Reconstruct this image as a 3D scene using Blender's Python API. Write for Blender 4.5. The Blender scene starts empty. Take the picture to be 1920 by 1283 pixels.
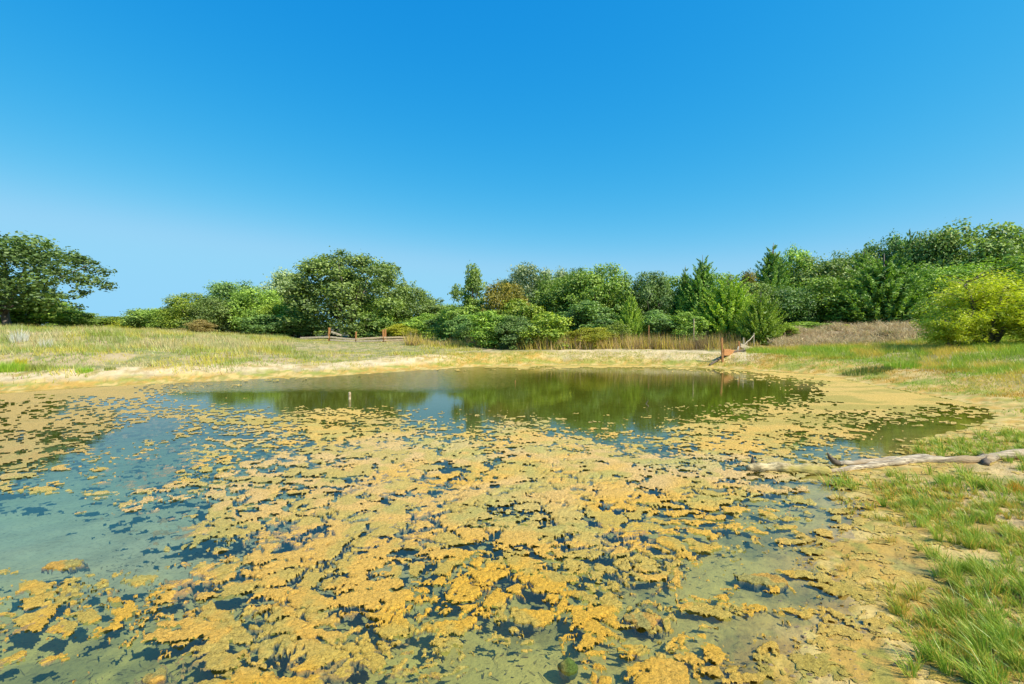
import bpy, math, random
import numpy as np
from mathutils import Vector

# ------------------------------------------------------------------ camera, light
sc = bpy.context.scene
W0, H0, F = 1920.0, 1283.0, 907.0
CAMH, YH = 1.7, 612.0
TH = math.atan((H0/2-YH)/F)
cam = bpy.data.cameras.new("camera")
cam.sensor_width = 36; cam.lens = 36*F/W0
cam.clip_start = 0.05; cam.clip_end = 3000
camo = bpy.data.objects.new("camera", cam)
sc.collection.objects.link(camo)
camo.location = (0, 0, CAMH)
camo.rotation_euler = (math.radians(90)-TH, 0, 0)
sc.camera = camo

SUN_EL, SUN_AZ = math.radians(46), math.radians(122)      # azimuth clockwise from +Y (view direction)
world = bpy.data.worlds.new("World"); sc.world = world
world.use_nodes = True
wn = world.node_tree; wn.nodes.clear()
sky = wn.nodes.new("ShaderNodeTexSky"); sky.sky_type = 'NISHITA'; sky.sun_disc = False
sky.sun_elevation = SUN_EL; sky.sun_rotation = SUN_AZ
sky.altitude = 300; sky.air_density = 1.0; sky.dust_density = 0.1; sky.ozone_density = 3.0
# the deep polarised blue of the photograph: one response curve per colour over the whole sky
SKY_K = 0.15
sepc = wn.nodes.new("ShaderNodeSeparateColor"); comb = wn.nodes.new("ShaderNodeCombineColor")
# the air near the horizon is clear: look the sky up a little above the true direction
tcw = wn.nodes.new("ShaderNodeTexCoord"); mpw = wn.nodes.new("ShaderNodeMapping"); mpw.inputs['Location'].default_value = (0, 0, 0.06)
nrm = wn.nodes.new("ShaderNodeVectorMath"); nrm.operation = 'NORMALIZE'
wn.links.new(tcw.outputs['Generated'], mpw.inputs[0]); wn.links.new(mpw.outputs[0], nrm.inputs[0]); wn.links.new(nrm.outputs[0], sky.inputs[0])
wn.links.new(sky.outputs[0], sepc.inputs[0])
for i, (gain, power) in enumerate(((6.6, 3.2), (0.75, 0.84), (0.68, 0.28))):
    a = wn.nodes.new("ShaderNodeMath"); a.operation = 'MULTIPLY'; a.inputs[1].default_value = SKY_K
    b = wn.nodes.new("ShaderNodeMath"); b.operation = 'POWER'; b.inputs[1].default_value = power
    c_ = wn.nodes.new("ShaderNodeMath"); c_.operation = 'MULTIPLY'; c_.inputs[1].default_value = gain/SKY_K
    d_ = wn.nodes.new("ShaderNodeMath"); d_.operation = 'SMOOTH_MIN'
    d_.inputs[1].default_value = (0.22, 0.48, 0.68)[i]/SKY_K; d_.inputs[2].default_value = 0.12/SKY_K
    wn.links.new(sepc.outputs[i], a.inputs[0]); wn.links.new(a.outputs[0], b.inputs[0])
    wn.links.new(b.outputs[0], c_.inputs[0]); wn.links.new(c_.outputs[0], d_.inputs[0]); wn.links.new(d_.outputs[0], comb.inputs[i])
bg = wn.nodes.new("ShaderNodeBackground"); bg.inputs[1].default_value = SKY_K
wo = wn.nodes.new("ShaderNodeOutputWorld")
wn.links.new(comb.outputs[0], bg.inputs[0])
wn.links.new(bg.outputs[0], wo.inputs[0])

sl = bpy.data.lights.new("sun", 'SUN'); sl.energy = 5.0; sl.angle = math.radians(0.5)
sl.color = (1.0, 0.93, 0.80)
so = bpy.data.objects.new("sun", sl); sc.collection.objects.link(so)
sdir = Vector((math.cos(SUN_EL)*math.sin(SUN_AZ), math.cos(SUN_EL)*math.cos(SUN_AZ), math.sin(SUN_EL)))
so.rotation_euler = sdir.to_track_quat('Z', 'Y').to_euler()
so.location = (20, -15, 30)

sc.view_settings.view_transform = 'Standard'; sc.view_settings.look = 'None'
sc.view_settings.gamma = 1; sc.view_settings.exposure = 0.5
sc.view_settings.use_curve_mapping = False
sc.render.engine = 'CYCLES'
sc.cycles.transparent_max_bounces = 16; sc.cycles.max_bounces = 8

C = sc.collection
rng = np.random.default_rng(7)
rnd = random.Random(11)

# ------------------------------------------------------------------ pixel <-> place
ct, st = math.cos(TH), math.sin(TH)
def ray(px, py):
    xc = (px-W0/2)/F; yc = (H0/2-py)/F
    return np.array([xc, ct+yc*st, -st+yc*ct])
def on_z(px, py, z=0.0):
    d = ray(px, py); t = (z-CAMH)/d[2]
    return np.array([0, 0, CAMH])+d*t
def on_y(px, py, Y):
    d = ray(px, py); return np.array([0, 0, CAMH])+d*(Y/d[1])
def to_px(x, y, z):
    dz = z-CAMH
    dep = np.maximum(y*ct-dz*st, 0.05)
    up = y*st+dz*ct
    return W0/2+F*x/dep, H0/2-F*up/dep

# ------------------------------------------------------------------ noise
def h2(ix, iy, seed=0):
    n = (ix.astype(np.int64)*374761393+iy.astype(np.int64)*668265263+seed*974711) & 0x7fffffff
    n = ((n ^ (n >> 13))*1274126177) & 0x7fffffff
    n = ((n ^ (n >> 16))*668265263) & 0x7fffffff
    n = n ^ (n >> 15)
    return (n & 0xffffff)/float(0xffffff)
def vn(x, y, seed=0):
    ix = np.floor(x); iy = np.floor(y); fx = x-ix; fy = y-iy
    fx = fx*fx*(3-2*fx); fy = fy*fy*(3-2*fy)
    a = h2(ix, iy, seed); b = h2(ix+1, iy, seed); c = h2(ix, iy+1, seed); d = h2(ix+1, iy+1, seed)
    return (a*(1-fx)+b*fx)*(1-fy)+(c*(1-fx)+d*fx)*fy
def fbm(x, y, seed=0, o=4, gain=0.5):
    s = 0; a = 1; t = 0
    for i in range(o):
        ca, sa = math.cos(i*0.9), math.sin(i*0.9)
        s = s+a*vn((x*ca-y*sa)*2**i+i*17.3, (x*sa+y*ca)*2**i+i*5.1, seed+i); t += a; a *= gain
    return s/t
def worley(x, y, seed=0):
    ix = np.floor(x); iy = np.floor(y); best = np.full(np.shape(x), 9.0)
    for dx in (-1, 0, 1):
        for dy in (-1, 0, 1):
            cx = ix+dx; cy = iy+dy
            px_ = cx+h2(cx, cy, seed); py_ = cy+h2(cx, cy, seed+7)
            best = np.minimum(best, (px_-x)**2+(py_-y)**2)
    return np.sqrt(best)
def worley_edge(x, y, seed=0):
    ix = np.floor(x); iy = np.floor(y); f1 = np.full(np.shape(x), 9.0); f2 = f1.copy()
    for dx in (-1, 0, 1):
        for dy in (-1, 0, 1):
            cx = ix+dx; cy = iy+dy
            d = (cx+h2(cx, cy, seed)-x)**2+(cy+h2(cx, cy, seed+7)-y)**2
            f2 = np.minimum(f2, np.maximum(f1, d)); f1 = np.minimum(f1, d)
    return np.sqrt(f2)-np.sqrt(f1)
def ss(a, b, x):
    t = np.clip((x-a)/(b-a), 0, 1); return t*t*(3-2*t)

# ------------------------------------------------------------------ mesh helpers
def mesh_np(name, V, faces, mat=None, parent=None, col=None, smooth=False):
    """faces: (n,3) or (n,4) int array, or list of such arrays"""
    if not isinstance(faces, list): faces = [faces]
    me = bpy.data.meshes.new(name)
    V = np.asarray(V, dtype=np.float32)
    me.vertices.add(len(V)); me.vertices.foreach_set('co', V.ravel())
    loops = np.concatenate([f.ravel() for f in faces]).astype(np.int32)
    tot = np.concatenate([np.full(len(f), f.shape[1]) for f in faces]).astype(np.int32)
    start = np.concatenate([[0], np.cumsum(tot)[:-1]]).astype(np.int32)
    me.loops.add(len(loops)); me.loops.foreach_set('vertex_index', loops)
    me.polygons.add(len(tot)); me.polygons.foreach_set('loop_start', start)
    me.polygons.foreach_set('loop_total', tot)
    me.polygons.foreach_set('use_smooth', np.full(len(tot), smooth, dtype=bool))
    me.update(calc_edges=True)
    if col is not None:
        a = me.color_attributes.new('Col', 'FLOAT_COLOR', 'POINT')
        cc = np.ones((len(V), 4), dtype=np.float32); cc[:, :3] = col
        a.data.foreach_set('color', cc.ravel())
    if mat: me.materials.append(mat)
    o = bpy.data.objects.new(name, me); C.objects.link(o)
    if parent: o.parent = parent
    return o
def tag(o, label=None, cat=None, group=None, kind=None):
    if label: o['label'] = label
    if cat: o['category'] = cat
    if group: o['group'] = group
    if kind: o['kind'] = kind
    return o
def empty(name, loc, rz=0):
    o = bpy.data.objects.new(name, None); C.objects.link(o); o.location = loc
    o.rotation_euler = (0, 0, rz); o.empty_display_size = 0.3
    return o
def tube(pts, rad, sides=8, seed=0, rough=0.0):
    """returns verts, quads (+end caps as tri fans)"""
    pts = np.asarray(pts, float); n = len(pts)
    rad = np.asarray(rad, float)
    r = np.random.default_rng(seed)
    V = []; prev = None
    for i in range(n):
        d = pts[min(i+1, n-1)]-pts[max(i-1, 0)]; d = d/(np.linalg.norm(d)+1e-9)
        if prev is None:
            a = np.array([0, 0, 1.0]) if abs(d[2]) < 0.9 else np.array([1.0, 0, 0])
            u = np.cross(d, a)
        else:
            u = prev-d*np.dot(prev, d)
        u = u/(np.linalg.norm(u)+1e-9); prev = u; v = np.cross(d, u)
        for k in range(sides):
            t = 2*math.pi*k/sides
            rr = rad[i]*(1+rough*(r.random()-0.5)*2)
            V.append(pts[i]+rr*(math.cos(t)*u+math.sin(t)*v))
    Q = []
    for i in range(n-1):
        for k in range(sides):
            k2 = (k+1) % sides
            Q.append((i*sides+k, i*sides+k2, (i+1)*sides+k2, (i+1)*sides+k))
    V.append(pts[0]); V.append(pts[-1]); T = []
    a, b = len(V)-2, len(V)-1
    for k in range(sides):
        k2 = (k+1) % sides
        Q.append((a, k2, k, a)) if False else T.append((a, k2, k))
        T.append((b, (n-1)*sides+k, (n-1)*sides+k2))
    return np.array(V), np.array(Q), np.array(T)
class MB:
    def __init__(s): s.V = []; s.Q = []; s.T = []; s.n = 0
    def add(s, V, Q=None, T=None):
        s.V.append(np.asarray(V))
        if Q is not None and len(Q): s.Q.append(np.asarray(Q)+s.n)
        if T is not None and len(T): s.T.append(np.asarray(T)+s.n)
        s.n += len(V)
    def tube(s, *a, **k): s.add(*tube(*a, **k))
    def build(s, name, mat, parent=None, smooth=False, col=None):
        f = []
        if s.Q: f.append(np.concatenate(s.Q))
        if s.T: f.append(np.concatenate(s.T))
        return mesh_np(name, np.concatenate(s.V), f, mat, parent, col, smooth)

# ------------------------------------------------------------------ materials
def nmat(name):
    m = bpy.data.materials.new(name); m.use_nodes = True
    nt = m.node_tree; nt.nodes.clear()
    out = nt.nodes.new('ShaderNodeOutputMaterial')
    return m, nt, out
def N(nt, t, **k):
    n = nt.nodes.new(t)
    for a, b in k.items():
        if a.startswith('_'): setattr(n, a[1:], b)
        else: n.inputs[a.replace('__', ' ')].default_value = b
    return n
def mixc(nt, fac, a, b, mode='MIX'):
    m = nt.nodes.new('ShaderNodeMix'); m.data_type = 'RGBA'; m.blend_type = mode
    for sck, v in ((0, fac), (6, a), (7, b)):
        if hasattr(v, 'links') or isinstance(v, bpy.types.NodeSocket): nt.links.new(v, m.inputs[sck])
        else: m.inputs[sck].default_value = v if sck == 0 else tuple(v)+(1,)
    return m.outputs[2]
def ramp(nt, inp, stops):
    r = nt.nodes.new('ShaderNodeValToRGB')
    while len(r.color_ramp.elements) < len(stops): r.color_ramp.elements.new(0.5)
    for e, (p, c) in zip(r.color_ramp.elements, stops):
        e.position = p; e.color = tuple(c)+(1,) if len(c) == 3 else c
    nt.links.new(inp, r.inputs[0]); return r.outputs[0]

def mat_leaf(name, c1, c2, trans=0.27, tc=None, colattr=True, objvar=0.25):
    """leaf: colour runs c1..c2 with the per-leaf value; light passes through"""
    m, nt, out = nmat(name)
    at = N(nt, 'ShaderNodeAttribute', _attribute_name='Col')
    sep = nt.nodes.new('ShaderNodeSeparateColor'); nt.links.new(at.outputs['Color'], sep.inputs[0])
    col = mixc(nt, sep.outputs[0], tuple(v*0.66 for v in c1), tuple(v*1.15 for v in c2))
    oi = nt.nodes.new('ShaderNodeObjectInfo')
    hsv = nt.nodes.new('ShaderNodeHueSaturation')
    mp = N(nt, 'ShaderNodeMapRange'); mp.inputs[3].default_value = 1-objvar; mp.inputs[4].default_value = 1+objvar
    nt.links.new(oi.outputs['Random'], mp.inputs[0]); nt.links.new(mp.outputs[0], hsv.inputs['Value'])
    nt.links.new(col, hsv.inputs['Color'])
    d = N(nt, 'ShaderNodeBsdfDiffuse'); t = N(nt, 'ShaderNodeBsdfTranslucent')
    nt.links.new(hsv.outputs[0], d.inputs[0])
    tcol = mixc(nt, 1.0, hsv.outputs[0], tc or (1.3, 1.5, 0.5), 'MULTIPLY')
    nt.links.new(tcol, t.inputs[0])
    mx = N(nt, 'ShaderNodeMixShader', Fac=trans)
    nt.links.new(d.outputs[0], mx.inputs[1]); nt.links.new(t.outputs[0], mx.inputs[2])
    g = N(nt, 'ShaderNodeBsdfGlossy', Roughness=0.6); g.inputs[0].default_value = (1, 1, 1, 1)
    m2 = N(nt, 'ShaderNodeMixShader', Fac=0.035)
    nt.links.new(mx.outputs[0], m2.inputs[1]); nt.links.new(g.outputs[0], m2.inputs[2])
    nt.links.new(m2.outputs[0], out.inputs[0])
    return m
def mat_blade(name, trans=0.3, gloss=0.03):
    m, nt, out = nmat(name)
    at = N(nt, 'ShaderNodeAttribute', _attribute_name='Col')
    d = N(nt, 'ShaderNodeBsdfDiffuse'); t = N(nt, 'ShaderNodeBsdfTranslucent')
    nt.links.new(at.outputs['Color'], d.inputs[0]); nt.links.new(at.outputs['Color'], t.inputs[0])
    mx = N(nt, 'ShaderNodeMixShader', Fac=trans)
    nt.links.new(d.outputs[0], mx.inputs[1]); nt.links.new(t.outputs[0], mx.inputs[2])
    g = N(nt, 'ShaderNodeBsdfGlossy', Roughness=0.4)
    m2 = N(nt, 'ShaderNodeMixShader', Fac=gloss)
    nt.links.new(mx.outputs[0], m2.inputs[1]); nt.links.new(g.outputs[0], m2.inputs[2])
    nt.links.new(m2.outputs[0], out.inputs[0])
    return m
def mat_wood(name, c1, c2, c3=None, scale=12, stretch=(1, 1, 8), bump=0.5, bd=0.01, rough=0.85):
    m, nt, out = nmat(name)
    tc = N(nt, 'ShaderNodeTexCoord'); mp = N(nt, 'ShaderNodeMapping'); mp.inputs['Scale'].default_value = stretch
    nt.links.new(tc.outputs['Object'], mp.inputs[0])
    no = N(nt, 'ShaderNodeTexNoise', Scale=scale, Detail=6, Roughness=0.65); nt.links.new(mp.outputs[0], no.inputs[0])
    c = ramp(nt, no.outputs[0], [(0.33, c1), (0.62, c2)])
    if c3:
        n2 = N(nt, 'ShaderNodeTexNoise', Scale=scale*0.3, Detail=4); nt.links.new(tc.outputs['Object'], n2.inputs[0])
        f = ramp(nt, n2.outputs[0], [(0.48, (0, 0, 0)), (0.62, (1, 1, 1))])
        c = mixc(nt, f, c, c3)
    p = N(nt, 'ShaderNodeBsdfPrincipled', Roughness=rough)
    nt.links.new(c, p.inputs['Base Color'])
    b = N(nt, 'ShaderNodeBump', Strength=bump, Distance=bd); nt.links.new(no.outputs[0], b.inputs['Height'])
    nt.links.new(b.outputs[0], p.inputs['Normal']); nt.links.new(p.outputs[0], out.inputs[0])
    return m

def mat_ground():
    m, nt, out = nmat('ground_soil')
    tc = N(nt, 'ShaderNodeTexCoord')
    at = N(nt, 'ShaderNodeAttribute', _attribute_name='Col')
    n1 = N(nt, 'ShaderNodeTexNoise', Scale=3.0, Detail=8, Roughness=0.7); nt.links.new(tc.outputs['Object'], n1.inputs[0])
    n2 = N(nt, 'ShaderNodeTexNoise', Scale=28.0, Detail=6, Roughness=0.75); nt.links.new(tc.outputs['Object'], n2.inputs[0])
    v = ramp(nt, n1.outputs[0], [(0.3, (0.78, 0.74, 0.66)), (0.5, (1, 1, 1)), (0.72, (1.12, 1.1, 1.02))])
    c = mixc(nt, 1.0, at.outputs['Color'], v, 'MULTIPLY')
    v2 = ramp(nt, n2.outputs[0], [(0.33, (0.5, 0.46, 0.36)), (0.47, (0.95, 0.95, 0.93)), (0.7, (1.12, 1.1, 1.05))])
    c = mixc(nt, 0.75, c, v2, 'MULTIPLY')
    p = N(nt, 'ShaderNodeBsdfPrincipled', Roughness=0.9)
    nt.links.new(c, p.inputs['Base Color'])
    b = N(nt, 'ShaderNodeBump', Strength=0.7, Distance=0.02); nt.links.new(n2.outputs[0], b.inputs['Height'])
    nt.links.new(b.outputs[0], p.inputs['Normal']); nt.links.new(p.outputs[0], out.inputs[0])
    return m
def mat_algae():
    m, nt, out = nmat('algae')
    tc = N(nt, 'ShaderNodeTexCoord')
    at = N(nt, 'ShaderNodeAttribute', _attribute_name='Col')
    n2 = N(nt, 'ShaderNodeTexNoise', Scale=62.0, Detail=6, Roughness=0.78, Distortion=1.2); nt.links.new(tc.outputs['Object'], n2.inputs[0])
    v2 = ramp(nt, n2.outputs[0], [(0.38, (0.30, 0.27, 0.14)), (0.46, (0.85, 0.82, 0.74)), (0.66, (1.2, 1.2, 1.2))])
    c = mixc(nt, 0.95, at.outputs['Color'], v2, 'MULTIPLY')
    p = N(nt, 'ShaderNodeBsdfPrincipled', Roughness=0.75)
    p.inputs['Specular IOR Level'].default_value = 0.3
    nt.links.new(c, p.inputs['Base Color'])
    b = N(nt, 'ShaderNodeBump', Strength=1.0, Distance=0.02); nt.links.new(n2.outputs[0], b.inputs['Height'])
    nt.links.new(b.outputs[0], p.inputs['Normal']); nt.links.new(p.outputs[0], out.inputs[0])
    return m
def mat_water():
    m, nt, out = nmat('pond_water')
    tc = N(nt, 'ShaderNodeTexCoord'); geo = N(nt, 'ShaderNodeNewGeometry')
    sep = N(nt, 'ShaderNodeSeparateXYZ'); nt.links.new(geo.outputs['Position'], sep.inputs[0])
    mp = N(nt, 'ShaderNodeMapping'); mp.inputs['Scale'].default_value = (0.8, 1.7, 1)
    nt.links.new(tc.outputs['Object'], mp.inputs[0])
    n1 = N(nt, 'ShaderNodeTexNoise', Scale=5.5, Detail=3, Roughness=0.55); nt.links.new(mp.outputs[0], n1.inputs[0])
    # wind reaches the open water only: amplitude grows with distance from the near bank
    mr = N(nt, 'ShaderNodeMapRange'); mr.inputs[1].default_value = 6.5; mr.inputs[2].default_value = 15.0
    mr.inputs[3].default_value = 0.0012; mr.inputs[4].default_value = 0.0018
    nt.links.new(sep.outputs[1], mr.inputs[0])
    # a gust patch towards the left of the open water
    mr2 = N(nt, 'ShaderNodeMapRange'); mr2.inputs[1].default_value = 1.0; mr2.inputs[2].default_value = -3.0
    mr2.inputs[3].default_value = 0.3; mr2.inputs[4].default_value = 10.0
    nt.links.new(sep.outputs[0], mr2.inputs[0])
    mr3 = N(nt, 'ShaderNodeMapRange'); mr3.inputs[1].default_value = 12.2; mr3.inputs[2].default_value = 13.6
    mr3.inputs[3].default_value = 0.0; mr3.inputs[4].default_value = 1.0
    nt.links.new(sep.outputs[1], mr3.inputs[0])
    mul2 = N(nt, 'ShaderNodeMath', _operation='MULTIPLY'); nt.links.new(mr2.outputs[0], mul2.inputs[0]); nt.links.new(mr3.outputs[0], mul2.inputs[1])
    add2 = N(nt, 'ShaderNodeMath', _operation='ADD'); nt.links.new(mul2.outputs[0], add2.inputs[0]); add2.inputs[1].default_value = 0.6
    mul = N(nt, 'ShaderNodeMath', _operation='MULTIPLY'); nt.links.new(mr.outputs[0], mul.inputs[0]); nt.links.new(add2.outputs[0], mul.inputs[1])
    b = N(nt, 'ShaderNodeBump', Strength=1.0); nt.links.new(n1.outputs[0], b.inputs['Height']); nt.links.new(mul.outputs[0], b.inputs['Distance'])
    fr = N(nt, 'ShaderNodeFresnel', IOR=1.33); nt.links.new(b.outputs[0], fr.inputs['Normal'])
    fb = N(nt, 'ShaderNodeMath', _operation='MULTIPLY_ADD'); fb.inputs[1].default_value = 1.1; fb.inputs[2].default_value = 0.05
    nt.links.new(fr.outputs[0], fb.inputs[0])
    gl = N(nt, 'ShaderNodeBsdfGlossy', Roughness=0.03); nt.links.new(b.outputs[0], gl.inputs['Normal'])
    tr = N(nt, 'ShaderNodeBsdfTransparent')
    df = N(nt, 'ShaderNodeBsdfDiffuse')
    # algae-laden body colour, thicker in the open deep part
    mt = N(nt, 'ShaderNodeMapRange'); mt.inputs[1].default_value = 4.5; mt.inputs[2].default_value = 11.0
    mt.inputs[3].default_value = 0.05; mt.inputs[4].default_value = 0.82
    nt.links.new(sep.outputs[1], mt.inputs[0])
    df.inputs[0].default_value = (0.10, 0.105, 0.007, 1)
    mb = N(nt, 'ShaderNodeMixShader'); nt.links.new(mt.outputs[0], mb.inputs[0])
    nt.links.new(tr.outputs[0], mb.inputs[1]); nt.links.new(df.outputs[0], mb.inputs[2])
    ms = N(nt, 'ShaderNodeMixShader'); nt.links.new(fb.outputs[0], ms.inputs[0])
    nt.links.new(mb.outputs[0], ms.inputs[1]); nt.links.new(gl.outputs[0], ms.inputs[2])
    nt.links.new(ms.outputs[0], out.inputs[0])
    va = N(nt, 'ShaderNodeVolumeAbsorption', Density=0.75); va.inputs[0].default_value = (0.30, 0.78, 0.80, 1)
    nt.links.new(va.outputs[0], out.inputs['Volume'])
    return m

# ------------------------------------------------------------------ pond outline and terrain
shore_px = [(0, 738), (150, 728), (330, 718), (480, 712), (620, 706), (760, 696), (900, 688), (1050, 685), (1200, 686),
            (1340, 691), (1440, 697), (1540, 704), (1610, 717), (1700, 735), (1790, 752), (1850, 768), (1840, 790),
            (1760, 815), (1705, 840), (1665, 862), (1560, 884), (1548, 905), (1588, 955), (1592, 1000), (1520, 1030),
            (1530, 1075), (1585, 1120), (1560, 1160), (1500, 1190), (1460, 1230), (1430, 1290)]
shore = [tuple(on_z(*p)[:2]) for p in shore_px]
shore += [(1.05, 1.7), (0.6, 1.3), (-0.4, 0.9), (-2, 0.5), (-6, 0.3), (-11, 1.5), (-16, 5), (-19, 9), (-18, 12.5)]
shore = np.array(shore)
def sdist(x, y):
    """signed distance to the pond outline, positive on land"""
    xs = x.ravel(); ys = y.ravel(); best = np.full(xs.shape, 1e9); inside = np.zeros(xs.shape, bool)
    n = len(shore)
    for i in range(n):
        ax, ay = shore[i]; bx, by = shore[(i+1) % n]
        ex, ey = bx-ax, by-ay
        t = np.clip(((xs-ax)*ex+(ys-ay)*ey)/(ex*ex+ey*ey), 0, 1)
        best = np.minimum(best, (xs-ax-t*ex)**2+(ys-ay-t*ey)**2)
        if ay != by:
            cond = ((ay > ys) != (by > ys)) & (xs < (bx-ax)*(ys-ay)/(by-ay)+ax)
            inside ^= cond
    d = np.sqrt(best); d[inside] *= -1
    return d.reshape(x.shape)
# land heights read off the photograph: (pixel x, pixel y, distance)
hp = [(-150, 700, 14.5), (0, 700, 14.5), (200, 690, 15.5), (400, 682, 17), (600, 682, 18.5), (0, 660, 17.5), (200, 660, 18.5), (400, 662, 20),
      (600, 664, 22), (-150, 620, 24), (0, 620, 24), (150, 622, 25), (300, 628, 27), (430, 634, 30), (560, 640, 32), (700, 642, 33), (850, 652, 26),
      (0, 614.5, 34), (150, 617, 36), (300, 622, 40), (450, 630, 42), (650, 636, 42), (-300, 616, 30), (-300, 700, 15),
      (960, 656, 25), (1060, 657, 24), (1200, 657, 23.5), (1340, 658, 23.5), (1430, 660, 23), (850, 640, 36), (1000, 640, 32), (1200, 638, 31), (1400, 636, 31),
      (1440, 648, 25), (1500, 626, 27), (1580, 621, 27), (1680, 618, 27), (1760, 622, 26), (1500, 657, 22.5), (1600, 657, 21.5), (1700, 660, 20.5), (1560, 672, 19.5), (1700, 690, 16),
      (1600, 620, 33), (1750, 615, 33), (1880, 652, 18.5), (1800, 658, 18.5), (2000, 650, 18), (1920, 700, 13.5), (1800, 700, 14), (2100, 640, 16),
      (1920, 745, 10.5), (1920, 830, 7.2), (1800, 850, 6.5), (1920, 950, 4.6), (1800, 960, 4.5), (1700, 980, 4.1), (1920, 1100, 3.05), (1800, 1120, 2.98), (1920, 1280, 2.2), (1750, 1280, 2.25), (2200, 1000, 4)]
HP = np.array([on_y(*p) for p in hp])
HP = np.vstack([HP, [(2.5, -1, 0.3), (-4, -2, .3), (-12, -2, .5), (4, -3, .5), (-24, 8, .8), (-26, 18, 1.2), (10, 2, .6), (60, 40, 1.2), (-60, 50, 1.2), (0, 90, 0.9),
                     (60, 0, 1), (-60, 0, 1), (0, -60, 1), (50, 90, 1), (-50, 90, 1)]])
def land(x, y):
    num = np.zeros(x.shape); den = np.zeros(x.shape)
    for a, b, z in HP:
        w = 1.0/((x-a)**2+(y-b)**2+0.15)**1.7
        num += w*z; den += w
    return num/den
def ground_z(x, y, sd=None, detail=True):
    x = np.asarray(x, float); y = np.asarray(y, float)
    if sd is None: sd = sdist(x, y)
    sdw = sd+(fbm(x*1.1, y*1.1, 31, 4)-0.5)*0.55*ss(2.0, 5.0, np.hypot(x, y))+(fbm(x*3.1, y*3.1, 33, 3)-0.5)*0.16
    L = land(x, y)
    zo = 0.045*np.clip(sdw, 0, 1.2)+np.maximum(L-0.05, 0.02)*ss(0.2, 2.6, sdw)
    dep = -(0.085*np.clip(-sdw, 0, None)**0.85)
    dep = np.maximum(dep, -0.15-0.13*ss(2.0, 5, -sdw))
    z = np.where(sdw > 0, zo, dep)
    if detail:
        near = 1-ss(10, 30, y)
        z = z+(fbm(x*6, y*6, 41, 4)-0.5)*0.05*ss(-0.3, 0.6, sdw)*near+(fbm(x*2.2, y*2.2, 47, 3)-0.5)*0.09*ss(0.1, 1.4, sdw)
        z = z+(fbm(x*14, y*14, 43, 3)-0.5)*0.022*ss(-1.5, 0.2, sdw)*near
        z = z+(fbm(x*2.5, y*2.5, 51, 4)-0.5)*0.06*ss(0.2, 1.5, -sdw)
    return z
def gz(x, y): return float(ground_z(np.array([x]), np.array([y]))[0])

def lin(r, g, b):
    f = lambda c: ((c/255+0.055)/1.055)**2.4 if c/255 > 0.04045 else c/255/12.92
    return np.array([f(r), f(g), f(b)])
def blend(a, b, t): return a*(1-t[:, None])+b*t[:, None]

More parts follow.
